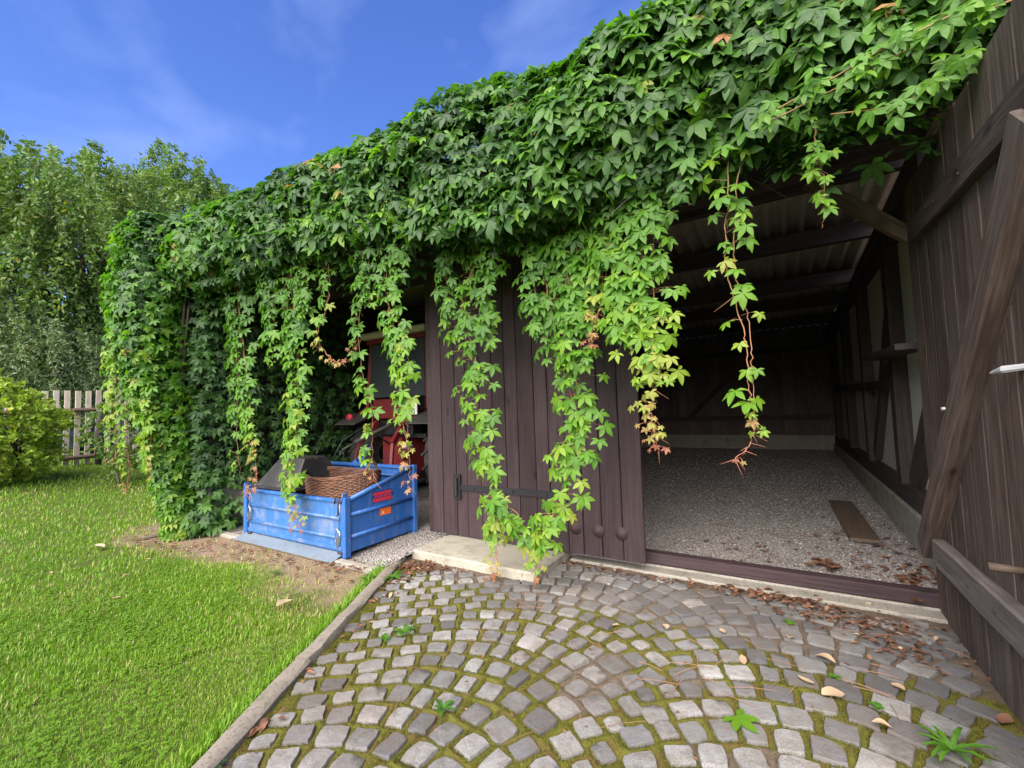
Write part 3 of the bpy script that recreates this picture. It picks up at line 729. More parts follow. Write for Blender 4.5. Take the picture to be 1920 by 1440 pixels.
# open leaf (braced inner face towards the cobbles) --------------------------------
leaf = empty('door', (0.85, 4.15, 0.0), shed); leaf['label'] = 'open weathered door leaf with rails and diagonal brace'
y = 4.17
while y > 1.95:
    b = random.choice((0.17, 0.2, 0.22, 0.24))
    plank('board', (0.852 + random.uniform(-.003, .003), y - b / 2, -0.035), (0.852, y - b / 2, 2.99 + random.uniform(-.012, .012)), b - 0.006, 0.03, (-1, 0, 0), 'wood_weathered', leaf, 0.004, 0.003)
    y -= b
plank('upper_rail', (0.812, 3.90, 2.60), (0.812, 1.98, 2.54), 0.15, 0.048, (-1, 0, 0), 'wood_weathered', leaf, 0.006, 0.004)
plank('lower_rail', (0.805, 3.90, 0.475), (0.805, 1.98, 0.50), 0.17, 0.062, (-1, 0, 0), 'wood_grey', leaf, 0.008, 0.004)
plank('brace', (0.795, 4.12, 0.44), (0.795, 2.20, 2.455), 0.155, 0.085, (-1, 0, 0), 'wood_weathered', leaf, 0.008, 0.005)
hd = MB().tube([(0.84, 2.58, 1.60), (0.79, 2.62, 1.595), (0.775, 2.70, 1.585)], [0.014, 0.016, 0.006], 8); hd.build('handle', 'steel_grey', leaf, smooth=False)
MB().tube([(0.84, 2.76, 0.735), (0.73, 2.77, 0.735)], [0.016, 0.019], 10).build('peg', 'wood_plank', leaf, smooth=True)
for (yy, zz) in ((3.85, 2.60), (3.3, 2.58), (2.9, 2.56), (3.75, 0.47), (3.25, 0.49), (2.9, 0.5)):
    MB().lathe([(0.785, .009), (0.780, .008), (0.777, .001)], 'x', 8, (0.0 if zz > 1 else -0.012, yy, zz), False).build('nail', 'rust', leaf, smooth=True)
MB().lathe([(0.752, .012), (0.735, .012), (0.733, .001)], 'x', 8, (0, 3.28, 1.42), False).build('bolt', 'steel', leaf, smooth=True)

# ------------------------------------------------------------------ plank on the gravel
pk = plank('loose_plank', (0.60, 5.42, GZ(5.4) + 0.035), (0.56, 7.1, GZ(7.1) + 0.03), 0.24, 0.03, (0, 0, 1), 'wood_plank')
tag(pk, 'short brown plank lying on the gravel inside the garage', 'plank')

# ------------------------------------------------------------------ blue transport box
BX0, BX1, BY0, BY1 = -5.88, -3.96, 3.02, 4.02
tb = tag(empty('transport_box', (-4.92, 3.5, 0.0)), 'blue steel tractor transport box standing on the gravel before the tractor', 'transport box')
SH = 0.025
def sloped_side(x, s):
    m = MB(); y0, y1 = BY0 + 0.05, BY1 - 0.02
    m.add([(x, y0, .05), (x, y1, .05), (x, y1, .80), (x, y0, .585), (x + s * .006, y0, .05), (x + s * .006, y1, .05), (x + s * .006, y1, .80), (x + s * .006, y0, .585)],
          [(0, 1, 2, 3), (7, 6, 5, 4), (0, 4, 5, 1), (1, 5, 6, 2), (2, 6, 7, 3), (3, 7, 4, 0)])
    p = m.build('side_panel', 'blue_paint', tb)
    for z in (0.21, 0.44):
        MB().tube([(x + s * .010, y0 + .01, z), (x + s * .010, y1 - .03, z)], 0.021, 8).build('rib', 'blue_paint', p, smooth=True)
    MB().tube([(x + s * .004, y0 - .02, .592), (x + s * .004, y1, .812)], 0.024, 8).build('top_rail', 'blue_paint', p, smooth=True)
    return p
side = sloped_side(BX1, 1); sloped_side(BX0, -1)
gate = MB().box(BX0 + .05, BX1 - .05, BY0, BY0 + .008, .055, .575).build('tailgate', 'blue_paint_faded', tb)
for z in (0.20, 0.40):
    MB().tube([(BX0 + .07, BY0 - .004, z), (BX1 - .08, BY0 - .004, z)], 0.020, 8).build('rib', 'blue_paint_faded', gate, smooth=True)
MB().box(BX0 + .05, BX1 - .05, BY0 - .028, BY0 + .03, .568, .60).build('top_rail', 'blue_paint', gate, 0.006)
MB().box(BX0 + .05, BX1 - .05, BY0 - .022, BY0 - .003, .075, .115).build('bottom_rail', 'blue_paint_faded', gate, 0.004)
for z in (0.06, 0.585):
    for x in (BX0 + .10, BX1 - .07):
        MB().tube([(x, BY0 - .035, z), (x + .06, BY0 - .035, z)], 0.014, 8).build('hinge', 'rust', gate, smooth=True)
bp = MB().box(BX0 + .01, BX1 - .01, BY1 - .008, BY1, .05, .80).build('rear_panel', 'blue_paint', tb)
MB().box(BX0, BX1, BY1 - .04, BY1 + .03, .79, .83).build('top_rail', 'blue_paint', bp, 0.006)
MB().tube([(BX0 + .03, BY1 - .02, .70), (BX1 - .03, BY1 - .02, .70)], 0.016, 6).build('rib', 'blue_paint', bp, smooth=True)
MB().box(BX0 + .008, BX1 - .008, BY0 + .012, BY1 - .012, .05, .065).build('box_floor', 'lip_metal', tb)
lip = MB().add([(BX0 - .02, BY0 - .155, .004), (BX1 - .02, BY0 - .155, .004), (BX1 - .01, BY0 - .012, .058), (BX0 + .04, BY0 - .012, .058),
               (BX0 - .02, BY0 - .155, -.004), (BX1 - .02, BY0 - .155, -.004), (BX1 - .01, BY0 - .012, .045), (BX0 + .04, BY0 - .012, .045)],
              [(0, 1, 2, 3), (7, 6, 5, 4), (0, 4, 5, 1), (1, 5, 6, 2), (2, 6, 7, 3), (3, 7, 4, 0)]).build('scraper_lip', 'lip_metal', tb, 0.002)
for x, s in ((BX0, 1), (BX1, -1)):
    MB().box(x - .034, x + .034, BY0 - .03, BY0 + .045, .005, .64 if s > 0 else .625).build('corner_post', 'blue_paint', tb, 0.006)
    MB().box(x - .036, x + .036, BY1 - .03, BY1 + .035, .0, .84).build('corner_post', 'blue_paint', tb, 0.006)
for x in (BX0, BX1):
    MB().tube([(x, BY0 - .02, .60), (x - .002, BY0 - .025, .665), (x, BY0 + .02, .665), (x, BY0 + .03, .60)], 0.013, 8).build('latch_lug', 'blue_paint', tb, smooth=True)
lt = MB().tube([(BX1 - .03, BY0 - .045, .63), (BX1 - .10, BY0 - .045, .615), (BX1 - .11, BY0 - .045, .56)], 0.009, 6); lt.tube([(BX1 - .055, BY0 - .045, .60), (BX1 - .055, BY0 - .045, .45), (BX1 - .075, BY0 - .045, .44)], 0.008, 6)
lt.build('latch', 'rust', tb, smooth=True)
for (x, z0, n) in ((BX0 + .10, .30, 3), (BX1 - .09, .21, 3)):
    ch = MB()
    for k in range(n):
        pts = []
        for j in range(15):
            t = j / 14; pts.append((x + .035 * math.sin(t * math.pi * 2 + k) + .012 * k, BY0 - .03 - .006 * k, z0 + .09 - .14 * math.sin(t * math.pi) - .02 * k + .01 * math.sin(9 * t)))
        ch.tube(pts, 0.0055, 5)
    if n: ch.tube([(x + .03, BY0 - .032, z0 + .09), (x + .045, BY0 - .032, .585)], 0.005, 5)
    ch.build('chain', 'steel', tb, smooth=True)
st = MB().box(BX1 + .0062, BX1 + .0085, 3.39, 3.655, .500, .605).build('sticker', 'sticker_red', side); st['label'] = 'red maker sticker with dark lettering'
MB().box(BX1 + .0061, BX1 + .0072, 3.38, 3.665, .490, .615).build('sticker_border', 'navy', side)
textobj('lettering', 'MANDAM', 0.074, frame(Vector((0, 1, 0)), Vector((0, 0, 1)), Vector((1, 0, 0)), (BX1 + .0094, 3.522, .5525)), 'navy', side)
os_ = MB().box(BX1 + .0062, BX1 + .0085, 3.48, 3.64, .335, .415).build('warning_sticker', 'sticker_orange', side)
MB().add([(BX1 + .0092, 3.50, .35), (BX1 + .0092, 3.54, .35), (BX1 + .0092, 3.52, .395)], [(0, 1, 2)]).build('warning_mark', 'cream', side)
hk = MB().tube([(-5.02, 4.02, .78), (-5.04, 4.02, .86), (-5.0, 4.04, .90), (-4.96, 4.05, .86), (-4.90, 4.06, .90), (-4.87, 4.08, 1.0), (-4.84, 4.12, 1.03)], 0.022, 8); hk.box(-5.08, -4.96, 4.0, 4.05, .78, .85)
hk.build('hitch_hook', 'blue_paint', tb, smooth=False)

# wicker basket in the box ---------------------------------------------------------
def basket(cx, cy, zb, a, b, hgt):
    root = tag(empty('wicker_basket', (cx, cy, zb)), 'long oval brown wicker basket with two looped handles inside the blue box', 'basket')
    def ring(t, z, off=0.0, rows=0):
        g = 0.84 + 0.16 * z
        sag = 0.05 * (math.cos(t) ** 2)
        return Vector((cx + (a * g + off) * math.cos(t), cy + (b * g + off) * math.sin(t), zb + hgt * z + sag * z))
    m = MB(); NS = 26
    rows = 36
    for r_ in range(rows):
        pts = []
        for k in range(NS * 4 + 1):
            t = 2 * math.pi * k / (NS * 4)
            pts.append(ring(t, (r_ + .5) / rows, 0.008 * math.sin(NS * t + math.pi * (r_ % 2)) + random.uniform(-.001, .001)))
        m.tube(pts, 0.0098, 5, False)
    m.build('weave', 'wicker', root, smooth=True)
    m = MB()
    for k in range(NS * 2):
        t = 2 * math.pi * (k + .5) / (NS * 2); m.tube([ring(t, 0), ring(t, .5), ring(t, 1.0)], 0.006, 5)
    m.build('stakes', 'wicker', root, smooth=True)
    m = MB()
    for q in range(3):
        m.tube([ring(2 * math.pi * k / 60, 1.02 + .02 * q, .006 * math.sin(k * 1.4 + q * 2)) for k in range(61)], 0.011, 6, False)
    m.build('rim', 'wicker', root, smooth=True)
    base = MB(); pts = [ring(2 * math.pi * k / 32, 0.02) for k in range(32)]; base.add(pts, [tuple(range(32))]); base.build('base', 'wicker', root)
    for t0 in (math.pi, 0.0):
        m = MB()
        for q in range(2):
            pts = []
            for j in range(13):
                u = j / 12; t = t0 + (u - .5) * .62; p = ring(t, 1.0); p.z += 0.15 * math.sin(math.pi * u) + .01 * q; p.x += .010 * math.sin(j * 2 + q * 3); pts.append(p)
            m.tube(pts, 0.013, 6)
        m.build('handle', 'wicker', root, smooth=True)
    return root
basket(-4.55, 3.44, 0.085, 0.53, 0.34, 0.66)

# upturned black tub -------------------------------------------------------------------
tubroot = tag(empty('plastic_tub', (-5.43, 3.40, 0.07)), 'upturned dark plastic tub leaning in the blue box beside the basket', 'tub')
def frustum(x0, x1, y0, y1, z0, ix, iy, z1, sh=0.0):
    return MB().add([(x0, y0, z0), (x1, y0, z0), (x1, y1, z0), (x0, y1, z0), (x0 + ix + sh, y0 + iy, z1), (x1 - ix + sh, y0 + iy, z1), (x1 - ix + sh, y1 - iy, z1), (x0 + ix + sh, y1 - iy, z1)],
                    [(0, 3, 2, 1), (4, 5, 6, 7), (0, 1, 5, 4), (1, 2, 6, 5), (2, 3, 7, 6), (3, 0, 4, 7)])
frustum(-5.83, -4.98, 3.08, 3.80, 0.62, 0.17, 0.20, 0.97, 0.08).build('tub_shell', 'bin', tubroot, 0.014)
frustum(-5.84, -5.02, 3.10, 3.78, 0.068, 0.02, 0.02, 0.612).build('tub_wall', 'bin', tubroot, 0.012)
MB().box(-5.86, -4.97, 3.065, 3.815, .600, .628).build('rim', 'bin', tubroot, 0.006)

# ------------------------------------------------------------------ red tractor seen from behind
TX, TY = -5.24, 5.55
tr = tag(empty('tractor', (TX, TY, 0.06)), 'red tractor with cab parked rear first in the shed behind the creeper', 'tractor')
def wheel(x, y, z, r, wdt, lugs, out):
    t = MB(); hw = wdt / 2
    prof = [(-hw, r * .62), (-hw, r * .86), (-hw * .8, r * .95), (-hw * .3, r * .97), (hw * .3, r * .97), (hw * .8, r * .95), (hw, r * .86), (hw, r * .62)]
    t.lathe(prof, 'x', 40, (0, 0, 0))
    wobj = t.build('wheel', 'rubber', tr, smooth=False, mw=Matrix.Translation((x, y, z)))
    l = MB()
    for k in range(lugs):
        for s in (-1, 1):
            a = 2 * math.pi * (k + (0.5 if s > 0 else 0)) / lugs
            def P(xx, da, rr): return (x + xx, y + rr * math.cos(a + da), z + rr * math.sin(a + da))
            da0, da1, wd_ = 0.0, 0.20, 0.055
            v = [P(0.01 * s, da0, r * .96), P(0.01 * s, da0 + wd_, r * .96), P(s * hw * .98, da1 + wd_, r * .93), P(s * hw * .98, da1, r * .93),
                 P(0.01 * s, da0, r * 1.0), P(0.01 * s, da0 + wd_, r * 1.0), P(s * hw * .98, da1 + wd_, r * .985), P(s * hw * .98, da1, r * .985)]
            l.add(v, [(0, 1, 2, 3), (7, 6, 5, 4), (0, 4, 5, 1), (1, 5, 6, 2), (2, 6, 7, 3), (3, 7, 4, 0)])
    l.build('tread', 'rubber', wobj)
    rim = MB().lathe([(-hw * .5, r * .20), (out * hw * .2, r * .25), (out * hw * .2, r * .5), (out * hw * .9, r * .6), (out * hw * .9, r * .64), (-out * hw * .9, r * .64)], 'x', 28, (x, y, z), True)
    rim.build('rim', 'cream', wobj, smooth=False)
RW = 0.70
for s in (-1, 1):
    wheel(TX + s * .83, TY, 0.09 + RW, RW, 0.44, 20, s)
    wheel(TX + s * .72, TY + 2.25, 0.12 + .45, 0.45, 0.26, 14, s)
    # red mudguard arched over the wheel, dark flap hanging behind it
    m = MB(); n = 14; xi, xo = TX + s * .50, TX + s * 1.06
    for k in range(n + 1):
        a = R(128 - 123 * k / n); rr = RW + .12
        for xx, q in ((xi, 0), (xo, 0), (xo, .012), (xi, .012)):
            m.v.append((xx, TY + (rr + q) * math.cos(a), .79 + (rr + q) * math.sin(a) * (1.05 if a < R(170) else 1)))
    for k in range(n):
        for j in range(4): m.f.append((k * 4 + j, k * 4 + (j + 1) % 4, k * 4 + 4 + (j + 1) % 4, k * 4 + 4 + j))
    m.f += [(0, 1, 2, 3), (n * 4 + 3, n * 4 + 2, n * 4 + 1, n * 4)]
    fd = m.build('mudguard', 'red_paint', tr, smooth=False)
    MB().add([(xi, 4.98, 1.49), (xo, 4.98, 1.49), (xo, 4.62, 1.34), (xi + s * .06, 4.62, 1.34), (xi, 4.97, 1.475), (xo, 4.97, 1.475), (xo, 4.62, 1.325), (xi + s * .06, 4.62, 1.325)],
             [(0, 1, 2, 3), (7, 6, 5, 4), (0, 4, 5, 1), (1, 5, 6, 2), (2, 6, 7, 3), (3, 7, 4, 0)]).build('mud_flap', 'fender_dark', fd)
    MB().lathe([(4.80, .001), (4.78, .05), (4.83, .055)], 'y', 16, (TX + s * .92, 0, 1.445), False).build('tail_lamp', 'sticker_red', fd, smooth=True)
MB().box(TX - .49, TX + .49, 4.92, 5.0, 1.40, 1.72).build('rear_panel', 'red_paint', tr, 0.02)
MB().box(TX - .36, TX + .36, 4.95, 5.2, 1.13, 1.38).build('rear_housing', 'black_iron', tr, 0.02)
MB().box(TX - .22, TX + .22, 4.86, 7.2, .52, 1.12).build('transmission', 'red_paint', tr, 0.03)
MB().box(TX - .34, TX + .34, 6.5, 8.1, 1.0, 1.62).build('bonnet', 'red_paint', tr, 0.06)
MB().box(TX - .60, TX + .60, 5.0, 6.3, 1.10, 1.16).build('cab_floor', 'black_iron', tr)
for sx in (-1, 1):
    for yy in (4.98, 6.35):
        MB().bar((TX + sx * .68, yy, 1.55), (TX + sx * .62, yy + (.06 if yy < 5 else -.1), 2.72), .07, .06).build('cab_pillar', 'red_paint', tr, 0.01)
MB().box(TX - .72, TX + .72, 4.86, 6.50, 2.72, 2.83).build('cab_roof', 'cream', tr, 0.03)
MB().box(TX - .66, TX + .66, 4.95, 5.01, 2.64, 2.715).build('cab_header', 'red_paint', tr, 0.01)
MB().box(TX - .60, TX + .60, 5.0, 5.008, 1.75, 2.63).build('rear_window', 'glass', tr)
MB().box(TX - .25, TX + .25, 5.45, 5.95, 1.17, 1.45).build('seat', 'black_iron', tr, 0.04)
MB().box(TX - .24, TX + .24, 5.40, 5.50, 1.47, 2.0).build('seat_back', 'black_iron', tr, 0.04)
pl = MB().box(TX + .28, TX + .56, 4.858, 4.868, 1.46, 1.66).build('number_plate', 'white', tr, 0.002)
MB().box(TX + .281, TX + .318, 4.852, 4.857, 1.56, 1.655).build('country_strip', 'eu_blue', pl)
pf = lambda x, z: frame(Vector((1, 0, 0)), Vector((0, 0, 1)), Vector((0, -1, 0)), (x, 4.8545, z))
textobj('lettering', 'NV', 0.105, pf(TX + .425, 1.61), 'black', pl); textobj('lettering', 'D 61', 0.105, pf(TX + .425, 1.512), 'black', pl)
MB().box(TX + .05, TX + .22, 4.86, 4.915, 1.50, 1.56).build('plate_lamp', 'steel', tr, 0.006)
MB().box(TX + .10, TX + .62, 4.80, 4.90, 1.34, 1.42).build('hitch_beam', 'red_paint', tr, 0.01)
for sx in (-.30, .30):
    MB().bar((TX + sx, 4.86, 1.36), (TX + sx * 1.2, 4.55, 1.05), .06, .09).build('lift_arm', 'red_paint', tr, 0.008)
    MB().bar((TX + sx * 1.2, 4.55, 1.05), (TX + sx * 1.35, 4.45, .58), .05, .05).build('lift_rod', 'red_paint', tr, 0.006)
    MB().bar((TX + sx, 5.0, .62), (TX + sx * 1.5, 4.28, .50), .05, .09).build('lower_link', 'red_paint', tr, 0.006)
tl = MB().tube([(TX + .22, 4.80, 1.36), (TX + .02, 4.55, 1.22), (TX - .12, 4.28, 1.08)], 0.032, 10); tl.tube([(TX - .12, 4.28, 1.08), (TX - .22, 4.12, 0.98)], 0.018, 8); tl.build('top_link', 'fender_dark', tr, smooth=True)
MB().tube([(TX - .02, 4.86, 1.0), (TX - .2, 4.5, 1.3), (TX - .38, 4.25, 1.1), (TX - .40, 4.1, .85)], 0.012, 6).build('hose', 'black', tr, smooth=True)
MB().lathe([(4.70, .001), (4.70, .035), (4.86, .045)], 'y', 14, (TX + .42, 0, .98), False).build('power_shaft', 'steel', tr, smooth=True)

# strip lamp tube fixed below the roof over the tractor
# ------------------------------------------------------------------ fence, car, shrubs, trees
FX = -13.6
fz = lambda y: float(terrain(np.array(FX), np.array(y)))
fence = tag(empty('picket_fence', (FX, 3.0, fz(3.0))), 'pale wooden picket fence with brown round rails beyond the lawn', 'fence')
yy = -0.4
while yy < 8.4:
    z0 = fz(yy); top = z0 + 1.68 + random.uniform(-.02, .02) + 0.02 * yy
    plank('picket', (FX - .05, yy, z0 + .06), (FX - .05, yy + .01, top), 0.098, 0.022, (1, 0, 0), 'wood_fence', fence, 0.004, 0.002)
    yy += 0.176
for zz, rr in ((1.28, .05), (.22, .05)):
    pts = [(FX + .03, y, fz(y) + zz + .018 * (y - 3) + .01 * math.sin(y * 2)) for y in np.linspace(-.5, 8.4, 24)]
    MB().tube(pts, rr, 8).build('rail', 'wood_rail', fence, smooth=True)
for y in (1.35, 3.62, 5.9, 8.2):
    MB().tube([(FX + .13, y, fz(y) - .1), (FX + .13, y, fz(y) + .7), (FX + .13, y + .01, fz(y) + 1.40)], [.065, .063, .06], 10).build('post', 'wood_dark', fence, smooth=True)

# parked car glimpsed between the pickets
CXc, CYc = -18.2, 6.2
cz0 = float(terrain(np.array(CXc), np.array(CYc)))
car = tag(empty('parked_car', (CXc, CYc, cz0)), 'blue car parked behind the picket fence', 'car')
prof = [(-2.1, .25), (-2.1, .62), (-1.95, .78), (-1.2, .86), (-.6, 1.32), (.7, 1.36), (1.5, .92), (2.05, .84), (2.12, .6), (2.1, .25)]
def extr(pf_, x0, x1, name, mat, inset=0.0, bevel=0.03):
    v = [(CXc + x0, CYc + a, cz0 + b) for a, b in pf_] + [(CXc + x1, CYc + a, cz0 + b) for a, b in pf_]; n = len(pf_)
    f = [tuple(range(n)), tuple(range(2 * n - 1, n - 1, -1))] + [(k, (k + 1) % n, n + (k + 1) % n, n + k) for k in range(n)]
    return MB().add(v, f).build(name, mat, car, bevel)
extr(prof, -.82, .82, 'body', 'car_blue')
for sx in (-.835, .835):
    extr([(-1.05, .9), (-.55, 1.27), (.0, 1.29), (.0, .9)], sx - .006, sx + .006, 'window', 'black', 0, 0); extr([(.06, .9), (.06, 1.29), (.62, 1.31), (1.3, .93)], sx - .006, sx + .006, 'window', 'black', 0, 0)
    for yy_ in (-1.35, 1.35):
        MB().lathe([(-.09, .12), (-.09, .31), (.09, .31), (.09, .12)], 'x', 24, (CXc + math.copysign(.76, sx), CYc + yy_, cz0 + .31)).build('wheel', 'rubber', car)

def leaf_cloud(P, D, size, tone, aspect=0.45, jitter=0.9, seed=0):
    """diamond leaves at points P, roughly pointing along D"""
    r = np.random.default_rng(seed); n = len(P)
    D = D + r.normal(0, jitter, (n, 3)); D /= np.linalg.norm(D, axis=1, keepdims=True)
    N = r.normal(size=(n, 3)); S = np.cross(D, N); S /= np.linalg.norm(S, axis=1, keepdims=True) + 1e-9
    Nn = np.cross(S, D)
    sz = size * r.uniform(.65, 1.3, n)[:, None]
    mid = P + D * sz * .45 + Nn * sz * .06
    V = np.stack([P, mid + S * sz * aspect / 2, P + D * sz, mid - S * sz * aspect / 2], 1).reshape(-1, 3)
    b = np.arange(n)[:, None] * 4
    T = np.concatenate([b + np.array([[0, 1, 2]]), b + np.array([[0, 2, 3]])], 0)
    return V, T, np.repeat(np.clip(tone, 0, 1), 4)

def tree(name, label, base, trunk_h, cen, rad, n_limb, twigs, per, lsize, mat, seed, droop=0.7, tone0=.45, cat='tree', group=None, trunk_r=.2, aspect=.45):
    r = np.random.default_rng(seed); base = np.array(base, float); cen = np.array(cen, float); rad = np.array(rad, float)
    root = tag(empty(name, tuple(base)), label, cat, group)
    m = MB(); tp = base + np.array([r.normal(0, .1), r.normal(0, .1), trunk_h])
    m.tube([tuple(base - [0, 0, .2]), tuple(base * .6 + tp * .4 + r.normal(0, .04, 3)), tuple(tp)], [trunk_r * 1.25, trunk_r, trunk_r * .8], 10)
    ends = []
    for k in range(n_limb):
        d = r.normal(size=3); d /= np.linalg.norm(d); d[2] = abs(d[2]) * .9 - .15
        e = cen + d * rad * r.uniform(.55, .85)
        mid = tp * .45 + e * .55 + np.array([0, 0, .12 * rad[2]]) + r.normal(0, .08, 3) * rad
        m.tube([tuple(tp - [0, 0, r.uniform(0, .25) * trunk_h]), tuple(mid), tuple(e)], [trunk_r * .55, trunk_r * .3, trunk_r * .08], 6)
        ends.append((mid, e))
    m.build('trunk', 'bark', root, smooth=True)
    P = []; D = []; Tn = []
    tw = MB()
    for k in range(twigs):
        d = r.normal(size=3); d /= np.linalg.norm(d)
        lump = 1 + .16 * math.sin(3.1 * d[0] + seed) * math.cos(2.7 * d[1]) + .12 * math.sin(7 * d[2] + 5 * d[1] + seed)
        s = cen + d * rad * lump * (r.uniform(.35, 1.0) ** .55)
        o = d.copy(); o[2] *= .4; ln = rad.mean() * r.uniform(.16, .34)
        t = np.sort(r.random(per))
        path = s + np.outer(t, o) * ln - np.outer(t ** 2, [0, 0, 1]) * ln * droop * 2 + np.array([0, 0, .3 * ln])
        P.append(path + r.normal(0, .035 * rad.mean() * .35, (per, 3))); D.append(np.tile(o * .5 - np.array([0, 0, droop]), (per, 1)))
        Tn.append(np.clip(tone0 + r.normal(0, .16) + r.normal(0, .13, per), 0, .93) + (r.random(per) < .012) * .5)
        if k % 7 == 0: tw.tube([tuple(s + [0, 0, .3 * ln]), tuple(s + o * ln * .5 + np.array([0, 0, .3 * ln - ln * droop * .5])), tuple(s + o * ln + np.array([0, 0, .3 * ln - ln * droop * 2]))], [.012, .008, .004], 3, False)
    P = np.concatenate(P); D = np.concatenate(D); Tn = np.concatenate(Tn)
    zmin = terrain(P[:, 0], P[:, 1]) + .12
    P[:, 2] = np.maximum(P[:, 2], zmin)
    V, T, tt = leaf_cloud(P, D, lsize, Tn, aspect, .8, seed + 1)
    cr_ = link('crown', trimesh('crown', V, T, tt), mat, root)
    if tw.v: tw.build('twig_mass', 'bark', root)['kind'] = 'stuff'
    return root
gzt = lambda x, y: float(terrain(np.array(x), np.array(y)))
tree('deciduous_tree', 'tall broad drooping green tree behind the picket fence', (-20.5, 5.4, gzt(-20.5, 5.4)), 3.6, (-20.6, 4.2, 6.5), (3.6, 3.6, 3.8), 16, 3300, 46, .145, 'tree_leaf', 31, .75, .50, 'tree', 'trees beyond the fence', .26)
tree('deciduous_tree', 'darker tree rising behind the creeper-covered roof corner', (-25, 9.8, gzt(-25, 9.8)), 4.2, (-25, 10.3, 9.7), (3.6, 3.4, 4.9), 14, 1900, 44, .17, 'tree_leaf', 47, .6, .40, 'tree', 'trees beyond the fence', .28)
tree('willow_bush', 'grey-green drooping bush just behind the picket fence', (-17.0, 3.2, gzt(-17, 3.2)), .9, (-17.0, 3.0, 2.9), (1.6, 2.3, 1.75), 10, 900, 40, .11, 'willow_leaf', 53, .85, .5, 'bush', None, .08, .32)
tree('flowering_shrub', 'bright yellow-green shrub on the lawn in front of the fence', (-12.2, 2.0, gzt(-12.2, 2.0)), .35, (-12.2, 1.9, 1.35), (.85, .74, 1.0), 14, 720, 26, .075, 'shrub_leaf', 59, .15, .55, 'shrub', None, .035, .6)
tree('young_shrub', 'small loose green shrub between the fence and the creeper', (-11.0, 3.35, gzt(-11, 3.35)), .3, (-11.0, 3.3, 1.15), (.55, .5, .75), 10, 130, 22, .075, 'tree_leaf', 61, .2, .55, 'shrub', None, .025, .6)
tree('garden_hedge', 'dark green hedge far behind the fence', (-28.5, 4.0, gzt(-28.5, 4)), 1.2, (-28.5, 5.0, 2.4), (2.0, 11.0, 2.6), 16, 900, 36, .26, 'tree_leaf', 67, .4, .3, 'hedge', None, .12)

# ------------------------------------------------------------------ Virginia creeper
def leaf_template(seed, fold=.22, curl=.25):
    """five-fingered leaf: leaflets in local XY, centre leaflet along -Y, blade normal +Z"""
    r = random.Random(seed); V = [(0, 0, .03)]; T = []
    for ang, ln, wd in ((0, 1.08, .47), (-52, .98, .46), (54, .98, .46), (-106, .68, .42), (108, .68, .42)):
        a = R(-90 + ang + r.uniform(-7, 7)); ln *= r.uniform(.9, 1.08); d = (math.cos(a), math.sin(a)); s = (-d[1], d[0]); b = len(V)
        st = .06
        tw = r.uniform(-.12, .12)
        def P(t, w):
            z = -curl * r.uniform(.8, 1.2) * (t ** 1.7) * ln + abs(w) * fold + w * tw * 1.2 + .03 * (1 if t < .2 else 0)
            return (d[0] * (st + t * ln) + s[0] * w * ln, d[1] * (st + t * ln) + s[1] * w * ln, z)
        V += [P(.42, 0), P(.75, 0), P(1.0, 0), P(.44, -wd / 2), P(.74, -wd * .33), P(.44, wd / 2), P(.74, wd * .33)]
        T += [(0, b + 3, b), (b + 3, b + 4, b), (b, b + 4, b + 1), (b + 4, b + 2, b + 1), (0, b, b + 5), (b + 5, b, b + 6), (b, b + 1, b + 6), (b + 6, b + 1, b + 2)]
    return np.array(V), np.array(T)
LT = [leaf_template(100 + k, random.uniform(.12, .3), random.uniform(.14, .38)) for k in range(8)]
def frames(N, D):
    N = N / np.linalg.norm(N, axis=1, keepdims=True); D = D - N * (D * N).sum(1, keepdims=True); D /= np.linalg.norm(D, axis=1, keepdims=True) + 1e-9
    Y = -D; X = np.cross(Y, N); return np.stack([X, Y, N], 2)      # columns
def leaves_mesh(P, N, D, S, tone, seed):
    r = np.random.default_rng(seed); Fm = frames(N, D); k = r.integers(0, len(LT), len(P)); VV, TT, TN = [], [], []; off = 0
    for q in range(len(LT)):
        ii = np.where(k == q)[0]
        if not len(ii): continue
        tv, tt = LT[q]; v = np.einsum('nij,vj->nvi', Fm[ii] * S[ii][:, None, None], tv) + P[ii][:, None]
        VV.append(v.reshape(-1, 3)); TT.append((tt[None] + np.arange(len(ii))[:, None, None] * len(tv)).reshape(-1, 3) + off); TN.append(np.repeat(tone[ii], len(tv))); off += len(ii) * len(tv)
    return np.concatenate(VV), np.concatenate(TT), np.concatenate(TN)

